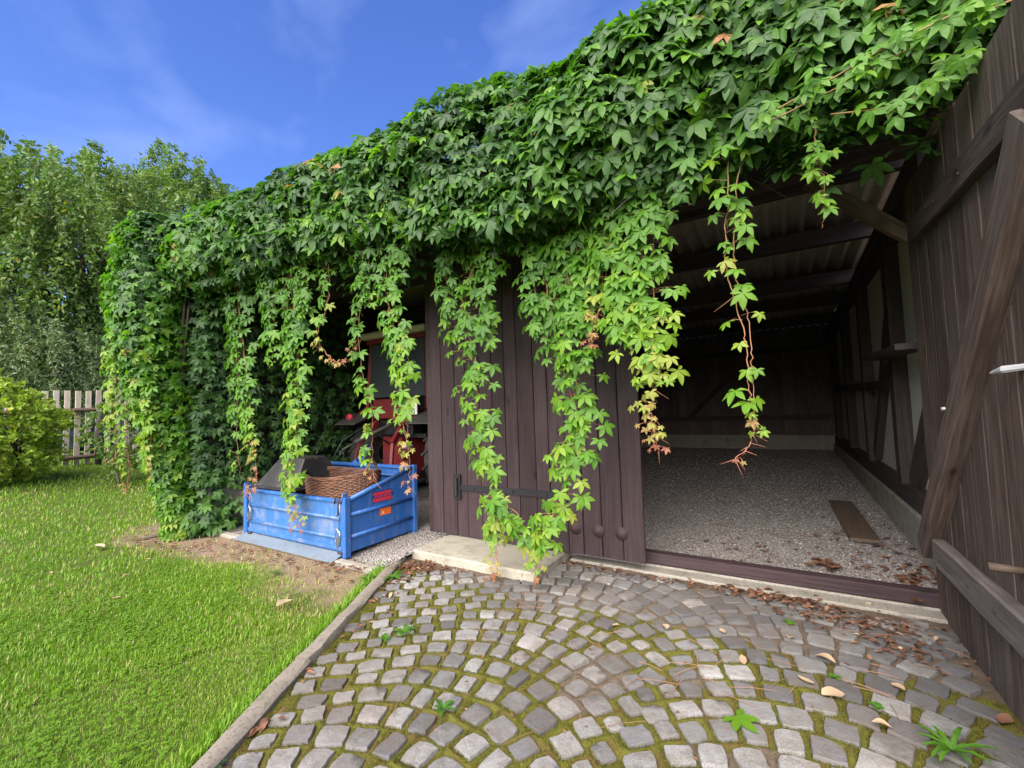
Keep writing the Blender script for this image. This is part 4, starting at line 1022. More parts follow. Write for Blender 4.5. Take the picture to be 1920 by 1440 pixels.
PR = np.array([(3.40, 3.08), (3.12, 2.88), (2.92, 2.92), (2.80, 3.35), (2.80, 3.78), (2.96, 4.16), (3.3, 4.40), (3.95, 4.46), (5.0, 4.30), (6.6, 4.12), (8.2, 4.0)])
tpar = np.concatenate([[0], np.cumsum(np.hypot(*np.diff(PR, axis=0).T))])
def eave(x, t):
    """point on the outer face of the creeper over the eave; t in metres along the section"""
    y = np.interp(t, tpar, PR[:, 0]); z = np.interp(t, tpar, PR[:, 1])
    fr = np.clip((4.2 - y) / 1.0, 0, 1)
    y = y + fr * np.interp(x, [-7.6, -7.0, -5.4, -3, 0, 1.6], [-.42, -.46, -.30, -.12, 0, .05])
    up = np.clip((z - 3.1) / 1.0, 0, 1)
    z = z + up * np.interp(x, [-7.9, -7.5, -7.1, -5.4, -2, 0, 1.6], [-.55, -.05, .16, .10, .06, .05, .10])
    z = z + np.clip((3.5 - z) / .5, 0, 1) * np.interp(x, [-7.2, -6.4, -3.3, -2.4, -1.2, -.45, .05, .5], [0, .26, .30, .12, .03, .02, .20, .25]) - .05 * up
    b = .085 * fbm(x * 1.9, t * 2.2, 77, 4)
    # outward direction from the section's middle
    oy, oz = y - 3.6, z - 3.35; l = np.hypot(oy, oz) + 1e-6
    return y + b * oy / l, z + b * oz / l
def eave_pts(n, xr, tr_, seed, depth):
    r = np.random.default_rng(seed); x = r.uniform(*xr, n); t = r.uniform(*tr_, n); e = .03
    y, z = eave(x, t); y1, z1 = eave(x, t + e); y0, z0 = eave(x, t - e); ya, za = eave(x + e, t)
    tx = np.stack([np.full(n, e), ya - y, za - z], 1); tt = np.stack([np.zeros(n), y1 - y0, z1 - z0], 1)
    N = np.cross(tx, tt); N /= np.linalg.norm(N, axis=1, keepdims=True)
    c = np.stack([np.zeros(n), y - 3.6, z - 3.4], 1); N *= np.sign((N * c).sum(1, keepdims=True))
    dp = r.uniform(0, 1, n) ** 1.5 * depth
    return np.stack([x, y, z], 1) - N * dp[:, None], N, dp, t
allP, allN, allD, allS, allT = [], [], [], [], []
def put(P, N, D, S, T_):
    allP.append(P); allN.append(N); allD.append(D); allS.append(S); allT.append(T_)
def orient(N, r, up=.62, jit=.3):
    n = len(N); Nn = N + np.array([0, 0, 1]) * up + r.normal(0, jit, (n, 3)); D = np.tile([0, 0, -1.0], (n, 1)) + N * .25 + r.normal(0, .28, (n, 3)); return Nn, D
# main curtain over the eave
r = np.random.default_rng(5)
P, N, dp, t = eave_pts(9400, (-7.5, 1.75), (.12, 2.35), 5, .2)
Nn, D = orient(N, r, .55, .40)
keep_ = ~((P[:, 0] > .72) & (P[:, 2] < 3.02) & (P[:, 1] < 4.2))
tn = np.clip(.26 + .18 * fbm(P[:, 0] * 1.3, t * 1.7, 9, 3) + r.normal(0, .11, len(P)) - dp * .4 + .05 * sstep(3.3 - P[:, 2], 0, .4), .0, .62)  # deeper leaves get a darker tone: shade put into leaf colour
tn = np.where(r.random(len(P)) < .06, r.uniform(.55, .72, len(P)), tn); tn = np.where(r.random(len(P)) < .014, r.uniform(.8, .97, len(P)), tn)
sz = np.clip(r.lognormal(-2.56, .30, len(P)), .04, .14)
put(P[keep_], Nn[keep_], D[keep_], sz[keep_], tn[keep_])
P, N, dp, t = eave_pts(1300, (-1.4, 1.75), (.12, 2.2), 55, .2)
Nn, D = orient(N, r, .6, .28); keep_ = ~((P[:, 0] > .72) & (P[:, 2] < 3.02) & (P[:, 1] < 4.2))
put(P[keep_], Nn[keep_], D[keep_], r.uniform(.085, .13, len(P))[keep_], np.clip(r.normal(.33, .12, len(P)), 0, .62)[keep_])
# inner thick of the mound, tone kept dark to paint the shaded gaps
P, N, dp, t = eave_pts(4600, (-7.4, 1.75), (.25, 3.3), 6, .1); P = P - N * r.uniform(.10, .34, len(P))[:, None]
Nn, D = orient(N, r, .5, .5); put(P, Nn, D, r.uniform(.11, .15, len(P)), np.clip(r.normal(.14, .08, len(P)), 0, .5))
# top of the roof
P, N, dp, t = eave_pts(3000, (-7.5, 1.75), (2.2, 6.4), 8, .14)
Nn = N + r.normal(0, .33, (len(P), 3)); D = r.normal(0, 1, (len(P), 3)) + np.array([0, -.5, -.3]); put(P, Nn, D, r.uniform(.09, .14, len(P)), np.clip(r.normal(.38, .13, len(P)), 0, .66))
# corner column hanging at the outer end of the eave, down to the ground
def column(n, seed, cx, cy, zr, rxy, dmax):
    r = np.random.default_rng(seed); z = r.uniform(*zr, n); a = r.uniform(0, 2 * math.pi, n)
    s = np.interp(z, [0, .4, 1.2, 2.2, 3.2, 3.8, 4.25], [.40, .42, .56, .82, 1.0, .92, .40])
    lump = 1 + .14 * fbm(a * 1.4, z * 1.6, seed + 3, 3)
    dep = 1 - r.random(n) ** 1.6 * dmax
    sh_ = np.clip(1 - z / 2.6, 0, 1); cx = cx + .30 * sh_; cy = cy + .22 * sh_
    x = cx + np.cos(a) * rxy[0] * s * lump * dep; y = cy + np.sin(a) * rxy[1] * s * lump * dep
    N = np.stack([np.cos(a), np.sin(a), np.where(z > 3.7, .9, 0.0)], 1)
    return np.stack([x, y, z], 1), N, z, dep
P, N, z, dep = column(4600, 15, -7.02, 2.42, (.02, 4.22), (.46, .49), .6)
kk = np.where((P[:, 1] > 2.72) & (P[:, 2] < .95) & (P[:, 0] > -6.75), False, True)
Nn, D = orient(N, r, .5, .45)
tn = np.clip(.69 - .09 * z + r.normal(0, .12, len(P)) - (1 - dep) * .45 + .13 * fbm(P[:, 0] * 4 + P[:, 1] * 3, z * 1.2, 19, 3) + .12 * sstep(-P[:, 0], 6.8, 7.4), .02, .76)  # tone drops towards the column's core, shade painted into the leaves
tn = np.where((r.random(len(P)) < .02) & (z < 3), r.uniform(.78, .92, len(P)), tn)
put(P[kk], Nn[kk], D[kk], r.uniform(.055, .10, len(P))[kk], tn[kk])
# outer gable side and the shaded inner face of the bay wall
n = 1500; y = r.uniform(2.7, 8.0, n); z = r.uniform(.1, 4.1, n); P = np.stack([-7.12 - r.random(n) * .25, y, z], 1); N = np.tile([-1., 0, 0], (n, 1)); Nn, D = orient(N, r, .5, .35); put(P, Nn, D, r.uniform(.06, .1, n), np.clip(r.normal(.5, .12, n), 0, .75))
n = 1500; y = 2.70 + 2.5 * r.random(n) ** 1.3; z = .3 + 3.0 * r.random(n); z = np.where(y < 3.4, np.maximum(z, .68), z); P = np.stack([-6.66 + r.random(n) * .18, y, z], 1); N = np.tile([1., -.5, 0], (n, 1)); Nn, D = orient(N, r, .5, .35); put(P, Nn, D, r.uniform(.065, .1, n), np.clip(r.normal(.2, .1, n), 0, .5))  # low tone paints the bay's shade into these inner leaves
# creeper round the concrete base and foot
n = 110; P = np.stack([r.normal(-6.56, .12, n), r.uniform(2.60, 3.25, n), np.abs(r.normal(.12, .28, n)) + .05], 1); N = np.tile([.8, -.7, .3], (n, 1)); Nn, D = orient(N, r, .6, .35); put(P, Nn, D, r.uniform(.08, .13, n), np.clip(r.normal(.28, .1, n), .05, .6))

creeper = tag(empty('virginia_creeper', (-6.75, 2.62, 0.0)), 'dense green creeper covering the shed roof with long shoots hanging over the front', 'creeper')
# hanging shoots ------------------------------------------------------------------
SHOOTS = [  # depth Y, points (x, z), leaves per metre, spread top, spread bottom, tone top, tone end, leaf size, dried tip
    (2.90, [(-5.92, 3.49), (-5.85, 2.66), (-5.62, 1.91), (-5.51, 1.31), (-5.46, .78), (-5.62, .52)], 58, .26, .10, .28, .74, .085, .28),
    (2.95, [(-6.05, 3.3), (-6.02, 2.2), (-5.95, 1.3), (-5.9, .75)], 18, .14, .10, .25, .6, .08, 0),
    (2.90, [(-4.79, 3.40), (-4.65, 2.67), (-4.61, 1.85), (-4.62, 1.31), (-4.67, .77), (-4.56, .26)], 70, .30, .12, .36, .72, .085, .12),
    (2.86, [(-5.15, 3.4), (-5.0, 2.7), (-4.93, 2.15)], 55, .22, .10, .3, .5, .085, 0),
    (2.95, [(-4.12, 3.26), (-4.10, 2.73), (-4.26, 2.36), (-4.09, 2.12), (-3.90, 2.04), (-3.73, 2.07), (-3.56, 2.25)], 26, .10, .04, .4, 1.0, .07, .55),
    (2.95, [(-3.55, 3.1), (-3.60, 2.28), (-3.53, 1.79), (-3.43, 1.55), (-3.48, 1.08), (-3.45, .84)], 17, .08, .05, .3, .68, .085, .06),
    (2.93, [(-3.09, 3.16), (-3.20, 2.71), (-3.11, 2.34), (-2.96, 1.98), (-2.98, 1.42), (-2.93, 1.09), (-2.97, .76)], 42, .20, .07, .4, .76, .08, .30),
    (3.25, [(-2.28, 3.40), (-2.37, 2.85), (-2.55, 2.40), (-2.40, 2.04), (-2.37, 1.48), (-2.33, 1.12), (-2.19, .92), (-2.23, .70), (-2.21, .47), (-2.23, .23), (-2.21, .03)], 40, .32, .08, .38, .72, .086, .10),
    (3.22, [(-2.62, 3.3), (-2.66, 2.75), (-2.62, 2.35)], 45, .20, .10, .3, .45, .085, 0),
    (3.24, [(-2.17, .72), (-1.96, .58), (-1.92, .37)], 30, .05, .05, .5, .5, .10, 0),
    (3.26, [(-1.53, 3.11), (-1.55, 2.69), (-1.56, 2.35), (-1.50, 2.09), (-1.41, 1.51), (-1.43, 1.24), (-1.49, .97), (-1.55, .73), (-1.70, .53), (-1.80, .29), (-1.82, .05)], 46, .30, .10, .38, .72, .09, .07),
    (3.16, [(-1.10, 3.0), (-1.11, 2.41), (-1.17, 2.11), (-1.20, 1.95)], 46, .14, .05, .45, .95, .08, .35),
    (3.20, [(-1.28, 3.1), (-1.27, 2.5), (-1.30, 2.1), (-1.33, 1.78)], 46, .18, .10, .35, .52, .088, 0),
    (3.08, [(-.74, 3.0), (-.79, 2.48), (-.78, 2.20), (-.75, 1.91), (-.73, 1.67), (-.77, 1.42), (-.73, 1.16)], 64, .27, .08, .42, .85, .085, .30),
    (3.03, [(-.19, 3.25), (-.20, 3.10), (-.22, 2.77), (-.25, 2.48), (-.24, 2.24), (-.18, 1.98), (-.17, 1.73), (-.17, 1.56), (-.15, 1.37), (-.19, 1.23), (-.28, 1.13)], 14, .13, .05, .48, .68, .078, .16),
    (2.98, [(.22, 3.22), (.24, 3.0), (.26, 2.77), (.27, 2.56), (.24, 2.45)], 24, .07, .03, .5, .66, .055, 0),
    (3.12, [(-.95, 3.05), (-.98, 2.6), (-.96, 2.2), (-.99, 1.88)], 46, .18, .09, .4, .6, .085, 0),
    (2.12, [(-7.38, 3.2), (-7.40, 2.4), (-7.34, 1.6), (-7.30, .95)], 30, .12, .06, .5, .74, .07, .12),
    (2.20, [(-7.20, 3.0), (-7.22, 2.2), (-7.15, 1.4), (-7.12, .62)], 30, .12, .06, .5, .74, .07, .10),
    (2.05, [(-7.02, 3.0), (-7.05, 2.3), (-7.0, 1.7)], 30, .14, .06, .48, .7, .075, 0),
    (2.30, [(-6.72, 2.9), (-6.74, 2.2), (-6.70, 1.5), (-6.68, .8)], 30, .13, .06, .45, .72, .075, .10),
    (3.18, [(-2.12, 3.2), (-2.13, 2.75), (-2.18, 2.35), (-2.22, 2.05)], 42, .16, .07, .34, .5, .08, 0),
    (3.18, [(-1.72, 3.1), (-1.72, 2.7), (-1.68, 2.35), (-1.66, 2.05)], 40, .16, .06, .34, .5, .08, 0),
    (3.16, [(-1.40, 3.1), (-1.39, 2.6), (-1.38, 2.0), (-1.36, 1.62)], 46, .18, .09, .38, .55, .08, 0),
    (2.90, [(-3.45, 3.3), (-3.42, 2.9), (-3.40, 2.55)], 46, .16, .06, .3, .45, .075, 0),
    (2.86, [(-4.45, 3.4), (-4.42, 2.95), (-4.40, 2.6)], 46, .18, .08, .3, .5, .08, 0),
    (2.96, [(-.50, 3.15), (-.47, 2.95), (-.44, 2.78)], 26, .08, .05, .22, .25, .085, 0),
]
def catmull(p, n):
    p = np.array(p, float); q = np.vstack([2 * p[0] - p[1], p, 2 * p[-1] - p[-2]]); out = []
    for i in range(1, len(q) - 2):
        for t in np.linspace(0, 1, n, endpoint=False):
            a, b, c, d = q[i - 1:i + 3]; out.append(.5 * ((2 * b) + (-a + c) * t + (2 * a - 5 * b + 4 * c - d) * t ** 2 + (-a + 3 * b - 3 * c + d) * t ** 3))
    out.append(p[-1]); return np.array(out)
cand = []   # single leaves: (apparent size, shoot, matrix, tone)
for si, (Y, pts, lpm, w0, w1, t0, t1, ls, dry) in enumerate(SHOOTS):
    r = np.random.default_rng(300 + si); path = catmull([(x, Y + .02 * math.sin(3 * z + si), z) for x, z in pts], 8)
    seg = np.concatenate([[0], np.cumsum(np.linalg.norm(np.diff(path, axis=0), axis=1))]); Ln = seg[-1]
    st = MB(); strands = 1 if w0 < .12 else (2 if w0 < .2 else 3)
    for q in range(strands):
        fr_ = 1.0 if q == 0 else r.uniform(.5, .85); m_ = seg <= Ln * fr_
        off = np.array([r.normal(0, w0 * .35), r.normal(0, .03), 0]) if q else np.zeros(3)
        pp = path[m_] + off * (1 - seg[m_][:, None] / Ln * .8) + r.normal(0, .006, (m_.sum(), 3))
        if len(pp) > 2: st.tube(pp, np.linspace(.0055, .0022, len(pp)), 5)
    for q in range(int(Ln * 4) + (10 if dry else 0)):      # tendrils
        s = Ln * (r.random() if not dry or q < Ln * 4 else r.uniform(1 - dry, 1)); b = np.array([np.interp(s, seg, path[:, k]) for k in range(3)])
        a = r.uniform(-1, 1); d = np.array([a, -.3 + .3 * r.random(), -.5 - .5 * r.random()]); l = r.uniform(.05, .13)
        st.tube([b, b + d * l * .5 + [0, 0, .01], b + d * l + np.array([.02 * a, 0, .012])], [.0022, .0016, .0010], 4)
    petl = []
    n = int(Ln * lpm * (1.5 if w0 > .1 else 1.25)); s = np.sort(r.random(n) ** (1.25 if w0 > .12 else 1.0)) * Ln; u = s / Ln
    c = np.stack([np.interp(s, seg, path[:, k]) for k in range(3)], 1)
    w1 = w1 + (.035 if w0 > .12 else 0); wd = w1 + (w0 * 1.45 - w1) * (1 - u) ** 1.5; ofx = r.normal(0, .5, n) * wd; ofx = np.clip(ofx, -wd, wd)
    P = c + np.stack([ofx, -.03 - .07 * r.random(n) + np.abs(ofx) * .2, r.normal(0, .02, n)], 1)
    N = np.stack([ofx / (wd + .05) * .9, np.full(n, -1.), np.zeros(n)], 1); Nn, D = orient(N, r, .55, .26)
    tone = t0 + .05 + (t1 - t0) * u ** 1.25 + r.normal(0, .08, n)
    tone = np.clip(tone, .05, .78 if dry == 0 else .8)
    if dry:
        k = u > 1 - dry; tone = np.where(k, np.clip(.70 + .30 * (u - 1 + dry) / dry + r.normal(0, .06, n), .6, 1), tone)
    S = ls * 1.0 * r.uniform(.6, 1.25, n) * np.where(u > .8, 1 - (u - .8) * (1.6 if dry or lpm < 22 else .7), 1.0)
    if dry: S = np.where(u > 1 - dry, S * .56, S)
    for a, b in zip(c, P): 
        if lpm < 25 or r.random() < .75: st.tube([a, a * .45 + b * .55 + [0, 0, .012], b], [.002, .0017, .0014], 3, False)
    me = pymesh('hanging_shoot', st.v, st.f, True); at = me.attributes.new('tone', 'FLOAT', 'POINT')
    zt = np.array([v[2] for v in st.v]); z0, z1 = zt.max(), zt.min()
    at.data.foreach_set('value', np.clip(.35 + (z0 - zt) / (z0 - z1 + 1e-6) * (.6 if dry else .25), 0, 1).astype(np.float32))
    sh = link('hanging_shoot', me, 'stem', creeper)
    Fm = frames(Nn, D)
    for k in range(n):
        dist_ = np.linalg.norm(P[k] - [0, 0, CAM_H]); back = 1.0 if ofx[k] is None else 1.0
        cand.append((S[k] / dist_ * (1 + .6 * (P[k][1] < c[k][1] - .06)), sh, P[k], Fm[k], S[k], tone[k], Nn[k], D[k]))
cand.sort(key=lambda q: -q[0])
leaf_me = []
for k, (tv, tt) in enumerate(LT):
    me = trimesh('leaf', tv, tt, None, True); me.materials.append(M['leaf_piece']); leaf_me.append(me)
for k, (_, sh, p, fm, s, tn_, _, _) in enumerate(cand[:300]):
    mw = Matrix([[fm[i][j] * s for j in range(3)] + [p[i]] for i in range(3)] + [[0, 0, 0, 1]])
    o = link('leaf', leaf_me[k % len(leaf_me)], None, sh, mw); o['tone'] = float(tn_)
rest_ = cand[300:]
put(np.array([q[2] for q in rest_]), np.array([q[6] for q in rest_]), np.array([q[7] for q in rest_]), np.array([q[4] for q in rest_]), np.array([q[5] for q in rest_]))
# young runners along the eave beside the open door leaf
rn = MB(); rl = []
for pts in ([(.02, 2.78, 3.09), (.31, 2.70, 3.12), (.53, 2.68, 3.17), (.76, 2.66, 3.2), (.98, 2.68, 3.24)], [(.30, 2.78, 2.98), (.50, 2.72, 2.90), (.62, 2.70, 2.90), (.76, 2.72, 2.97), (.80, 2.8, 3.05)], [(.0, 2.8, 3.05), (.4, 2.7, 3.08), (.7, 2.66, 3.14), (1.0, 2.7, 3.2)]):
    c = catmull(pts, 8); rn.tube(c, .0045, 5); rl.append(c)
me = pymesh('runner', rn.v, rn.f, True); at = me.attributes.new('tone', 'FLOAT', 'POINT'); at.data.foreach_set('value', np.full(len(rn.v), .55, np.float32)); link('runner', me, 'stem', creeper)
r = np.random.default_rng(88); c = np.concatenate(rl); n = 85; P = c[r.integers(0, len(c), n)] + r.normal(0, .035, (n, 3)) + [0, -.03, 0]
P[:, 0] = np.minimum(P[:, 0], .84)
Nn, D = orient(np.tile([-.2, -1., 0], (n, 1)), r, .5, .35); put(P, Nn, D, r.uniform(.045, .08, n), np.clip(r.normal(.52, .07, n), .35, .7))
# old woody stems climbing the corner
ws = MB()
for k in range(6):
    a = random.uniform(0, 6.28); b = [( -6.78 + .12 * math.cos(a + z * .7), 2.68 + .10 * math.sin(a + z * .7), z) for z in np.linspace(0, 3.5, 12)]
    ws.tube(b, np.linspace(.032, .012, 12), 7)
for k in range(1):
    ws.tube([(-6.8, 2.65, .05), (-6.95 - .1 * k, 2.45 - .05 * k, .02), (-7.15 - .12 * k, 2.3 - .08 * k, -.03)], [.03, .022, .01], 6)
ws.build('woody_stem', 'bark', creeper, smooth=True)
# bare dead twigs hidden under the eave
dt = MB(); r = np.random.default_rng(91)
for k in range(170):
    x = r.uniform(-7, .75); p = np.array([x, r.uniform(2.95, 3.4), r.uniform(3.05, 3.35)]); q = p + r.normal(0, .14, 3) * [1.3, .5, 1] + [0, 0, -.1]
    dt.tube([p, (p + q) / 2 + r.normal(0, .03, 3), q], [.004, .003, .0015], 3, False)
dt.build('dead_twigs', 'bark', creeper)['kind'] = 'stuff'
V, T, tt = leaves_mesh(np.concatenate(allP), np.concatenate(allN), np.concatenate(allD), np.concatenate(allS), np.concatenate(allT), 4)
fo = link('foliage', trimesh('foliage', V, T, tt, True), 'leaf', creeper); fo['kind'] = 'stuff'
print('creeper leaves', len(tt) // 36, 'single candidates', len(cand))

# ------------------------------------------------------------------ grass
def lawn_density(x, y):
    d = (kerb_side(x, y) < -.06).astype(float)
    bare = sstep(y + .28 * fbm(x * 1.5, y * 1.5, 33, 3), 2.15, 2.5) * sstep(x + .3 * fbm(x, y, 35, 2), -8.2, -7.4)
    d *= 1 - .93 * bare
    d *= ~((x > -7.45) & (y > 2.86))
    d *= .72 + .28 * np.clip(fbm(x * 2.1, y * 2.1, 41, 3) + .5, 0, 1)
    return d, bare
def blades(n, sample, seed, hgt, wid):
    r = np.random.default_rng(seed); x, y = sample(r, n); d, bare = lawn_density(x, y); k = r.random(n) < d; x, y, bare = x[k], y[k], bare[k]; n = len(x)
    z = terrain(x, y) - .004; a = r.uniform(0, 6.28, n); ln = hgt(x, y) * r.uniform(.55, 1.35, n); w = wid(x, y) * r.uniform(.7, 1.3, n)
    le = r.uniform(.1, .95, n); dx, dy = np.cos(a), np.sin(a); b = np.stack([x, y, z], 1)
    side_ = np.stack([-dy, dx, np.zeros(n)], 1) * w[:, None] / 2
    m = b + np.stack([dx * ln * .22 * le, dy * ln * .22 * le, ln * .6], 1); tip = b + np.stack([dx * ln * .75 * le, dy * ln * .75 * le, ln * (1 - .35 * le)], 1)
    V = np.stack([b - side_, b + side_, m + side_ * .8, m - side_ * .8, tip], 1).reshape(-1, 3)
    i = np.arange(n)[:, None] * 5; T = np.concatenate([i + [[0, 1, 2]], i + [[0, 2, 3]], i + [[3, 2, 4]]])
    tone = .40 + .16 * fbm(x * 1.1, y * 1.1, 43, 3) + r.normal(0, .13, n) + .25 * bare
    dryp = .07 + .16 * np.clip(fbm(x * 1.7 + 4, y * 1.7, 47, 3), 0, 1) + .6 * bare
    tone = np.where(r.random(n) < dryp, r.uniform(.82, 1.0, n), np.clip(tone, 0, .78))
    return V, T, np.repeat(tone, 5)
near = lambda r, n: (r.uniform(-5.6, -1.5, n), r.uniform(.2, 2.95, n))
def far_s(r, n):
    d = 3.6 + 11.5 * r.random(n) ** 1.35; a = r.uniform(R(95), R(185), n); return d * np.cos(a), d * np.sin(a)
def vfar(r, n):
    d = 14 + 26 * r.random(n) ** 1.6; a = r.uniform(R(140), R(180), n); return d * np.cos(a), d * np.sin(a)
parts = [blades(230000, near, 1, lambda x, y: np.full(len(x), .025), lambda x, y: np.full(len(x), .0034)),
         blades(190000, far_s, 2, lambda x, y: .040 + .0022 * np.hypot(x, y), lambda x, y: .0022 + .00095 * np.hypot(x, y)),
         blades(24000, vfar, 3, lambda x, y: np.full(len(x), .10), lambda x, y: np.full(len(x), .03))]
off = 0; VV, TT, TN = [], [], []
for V, T, t_ in parts: VV.append(V); TT.append(T + off); TN.append(t_); off += len(V)
tag(link('grass', trimesh('grass', np.concatenate(VV), np.concatenate(TT), np.concatenate(TN)), 'grass'), 'short mown grass with dry patches covering the lawn', 'grass', kind='stuff')

# taller grass tufts against the kerb, and clover in the lawn
def tuft_blades(x, y, ln, seed, tone=(.3, .6), wid=.006):
    r = np.random.default_rng(seed); n = len(x); z = terrain(x, y); a = r.uniform(0, 6.28, n); le = r.uniform(.15, .8, n); dx, dy = np.cos(a), np.sin(a); b = np.stack([x, y, z], 1); l = ln * r.uniform(.5, 1.2, n)
    sd = np.stack([-dy, dx, np.zeros(n)], 1) * wid / 2
    m = b + np.stack([dx * l * .25 * le, dy * l * .25 * le, l * .6], 1); tip = b + np.stack([dx * l * .8 * le, dy * l * .8 * le, l * (1 - .3 * le)], 1)
    V = np.stack([b - sd, b + sd, m + sd, m - sd, tip], 1).reshape(-1, 3); i = np.arange(n)[:, None] * 5
    return V, np.concatenate([i + [[0, 1, 2]], i + [[0, 2, 3]], i + [[3, 2, 4]]]), np.repeat(r.uniform(*tone, n), 5)
r = np.random.default_rng(71); n = 5200; s = r.uniform(.1, 4.4, n); o = -.06 - np.abs(r.normal(0, .05, n)); x = KA.x + kdir.x * s + knor.x * o; y = KA.y + kdir.y * s + knor.y * o
V, T, t_ = tuft_blades(x, y, .085, 72, (.2, .62)); tag(link('kerb_grass', trimesh('kerb_grass', V, T, t_), 'grass'), 'longer grass growing along the kerb', 'grass', kind='stuff')
n = 5200; cxs = r.uniform(-7, -1.9, 60); cys = r.uniform(.4, 2.3, 60); kx = r.integers(0, 60, n); x = cxs[kx] + r.normal(0, .13, n); y = cys[kx] + r.normal(0, .10, n); k = (kerb_side(x, y) < -.08) & (y < 2.5); x, y = x[k], y[k]; n = len(x)
P = np.repeat(np.stack([x, y, terrain(x, y) + r.uniform(.022, .04, n)], 1), 3, 0); a = (r.uniform(0, 6.28, n)[:, None] + np.array([0, 2.09, 4.19])).ravel(); D = np.stack([np.cos(a), np.sin(a), r.uniform(-.1, .3, 3 * n)], 1)
S_ = np.stack([-np.sin(a), np.cos(a), np.zeros(3 * n)], 1); l = .013
V = np.stack([P, P + D * l * .6 + S_ * l * .5, P + D * l, P + D * l * .6 - S_ * l * .5], 1).reshape(-1, 3); i = np.arange(3 * n)[:, None] * 4
tag(link('clover', trimesh('clover', V, np.concatenate([i + [[0, 1, 2]], i + [[0, 2, 3]]]), np.repeat(np.repeat(r.uniform(.05, .35, n), 3), 4)), 'grass'), 'small clover leaves scattered in the lawn', 'clover', kind='stuff')

# ------------------------------------------------------------------ moss in the joints
r = np.random.default_rng(81); n = 520000; x = r.uniform(-3.3, .82, n); y = r.uniform(.75, 3.4, n)
ii = np.clip(((x - bx[0]) / STEP).astype(int), 0, len(bx) - 1); jj = np.clip(((y - by[0]) / STEP).astype(int), 0, len(by) - 1)
k = (dist[jj, ii] > .004) & (r.random(n) < np.clip((MOSS[jj, ii] - .3) * 1.9, 0, 1)) & (kerb_side(x, y) > .05)
x, y, z = x[k], y[k], BZ[jj[k], ii[k]]; n = len(x); a = r.uniform(0, 6.28, n); l = r.uniform(.004, .0115, n); wd = .0032
b = np.stack([x, y, z - .001], 1); sd = np.stack([-np.sin(a), np.cos(a), np.zeros(n)], 1) * wd / 2; tip = b + np.stack([np.cos(a) * l * .6, np.sin(a) * l * .6, l], 1)
V = np.stack([b - sd, b + sd, tip], 1).reshape(-1, 3); T = np.arange(3 * n).reshape(-1, 3)
tm = np.clip(.48 + .22 * fbm(x * 3, y * 3, 83, 3) + r.normal(0, .14, n), 0, .86); tm = np.where(fbm(x * 2.3 + 9, y * 2.3, 85, 3) > .45, np.clip(tm + .4, 0, 1), tm)
tag(link('moss', trimesh('moss', V, T, np.repeat(tm, 3)), 'moss'), 'green and rusty moss filling the joints of the cobbles', 'moss', kind='stuff')
print('moss', n)

# ------------------------------------------------------------------ fallen leaves, litter, weeds
def dry_leaf(seed):
    r = random.Random(seed); n = 6; v = []; f = []; cl = r.uniform(.2, .55)
    for i in range(n + 1):
        t = i / n; w = .28 * math.sin(math.pi * min(1, t * .95 + .03)) ** .8; zc = .20 * math.sin(t * 3 + seed) * .5 + .08 * t
        for q in (-1, 0, 1): v.append((t - .5 + r.uniform(-.015, .015), q * w * (1 + r.uniform(-.1, .1)), zc + cl * abs(q) * w + r.uniform(-.01, .01) + .02))
    for i in range(n):
        for q in range(2): a = i * 3 + q; f += [(a, a + 3, a + 4), (a, a + 4, a + 1)]
    return v, f
DL = [dry_leaf(k) for k in range(6)]
dl_me = []
for v, f in DL:
    me = pymesh('fallen_leaf', v, f, True); me.materials.append(M['litter_piece']); dl_me.append(me)
def lay(x, y, z, s, tone, k, yaw, label, group='fallen leaves', tilt=.2):
    o = link('fallen_leaf', dl_me[k % 6], None, None, Matrix.Translation((x, y, z)) @ Matrix.Rotation(yaw, 4, 'Z') @ Matrix.Rotation(random.uniform(-tilt, tilt), 4, 'X') @ Matrix.Diagonal((s, s, s, 1)))
    o['tone'] = float(tone); tag(o, label, 'leaf', group); return o
for k, (x, y, s) in enumerate([(.12, 3.11, .15), (.13, 2.77, .17), (-.75, 3.08, .12), (.02, 2.85, .11), (-.28, 2.9, .10), (-.05, 3.3, .12), (.30, 2.62, .10), (-1.05, 2.95, .07), (.42, 3.0, .10), (-.42, 3.2, .09)]):
    lay(x, y, .006, s * .72, random.uniform(.78, .93), k, random.uniform(0, 6.28), 'pale tan fallen leaf lying on the cobbles', 'pale leaves on the cobbles')
lay(-3.44, 2.05, .018, .16, .92, 2, 1.9, 'large pale fallen leaf lying on the green lawn', None)
lay(-7.04, 1.91, .015, .16, .93, 1, .4, 'pale curled leaf on the lawn near the foot of the creeper', None)
lay(.78, 2.93, .008, .10, .55, 3, 1.1, 'orange-brown fallen leaf against the open door leaf', None)
for k, (x, y) in enumerate([(-6.3, 1.35), (-5.5, 1.7), (-5.9, 2.0), (-4.9, 1.45)]):
    lay(x, y, .012, .06, random.uniform(.8, .93), k, random.uniform(0, 6), 'small pale fleck of leaf on the lawn', 'small leaves on the lawn')
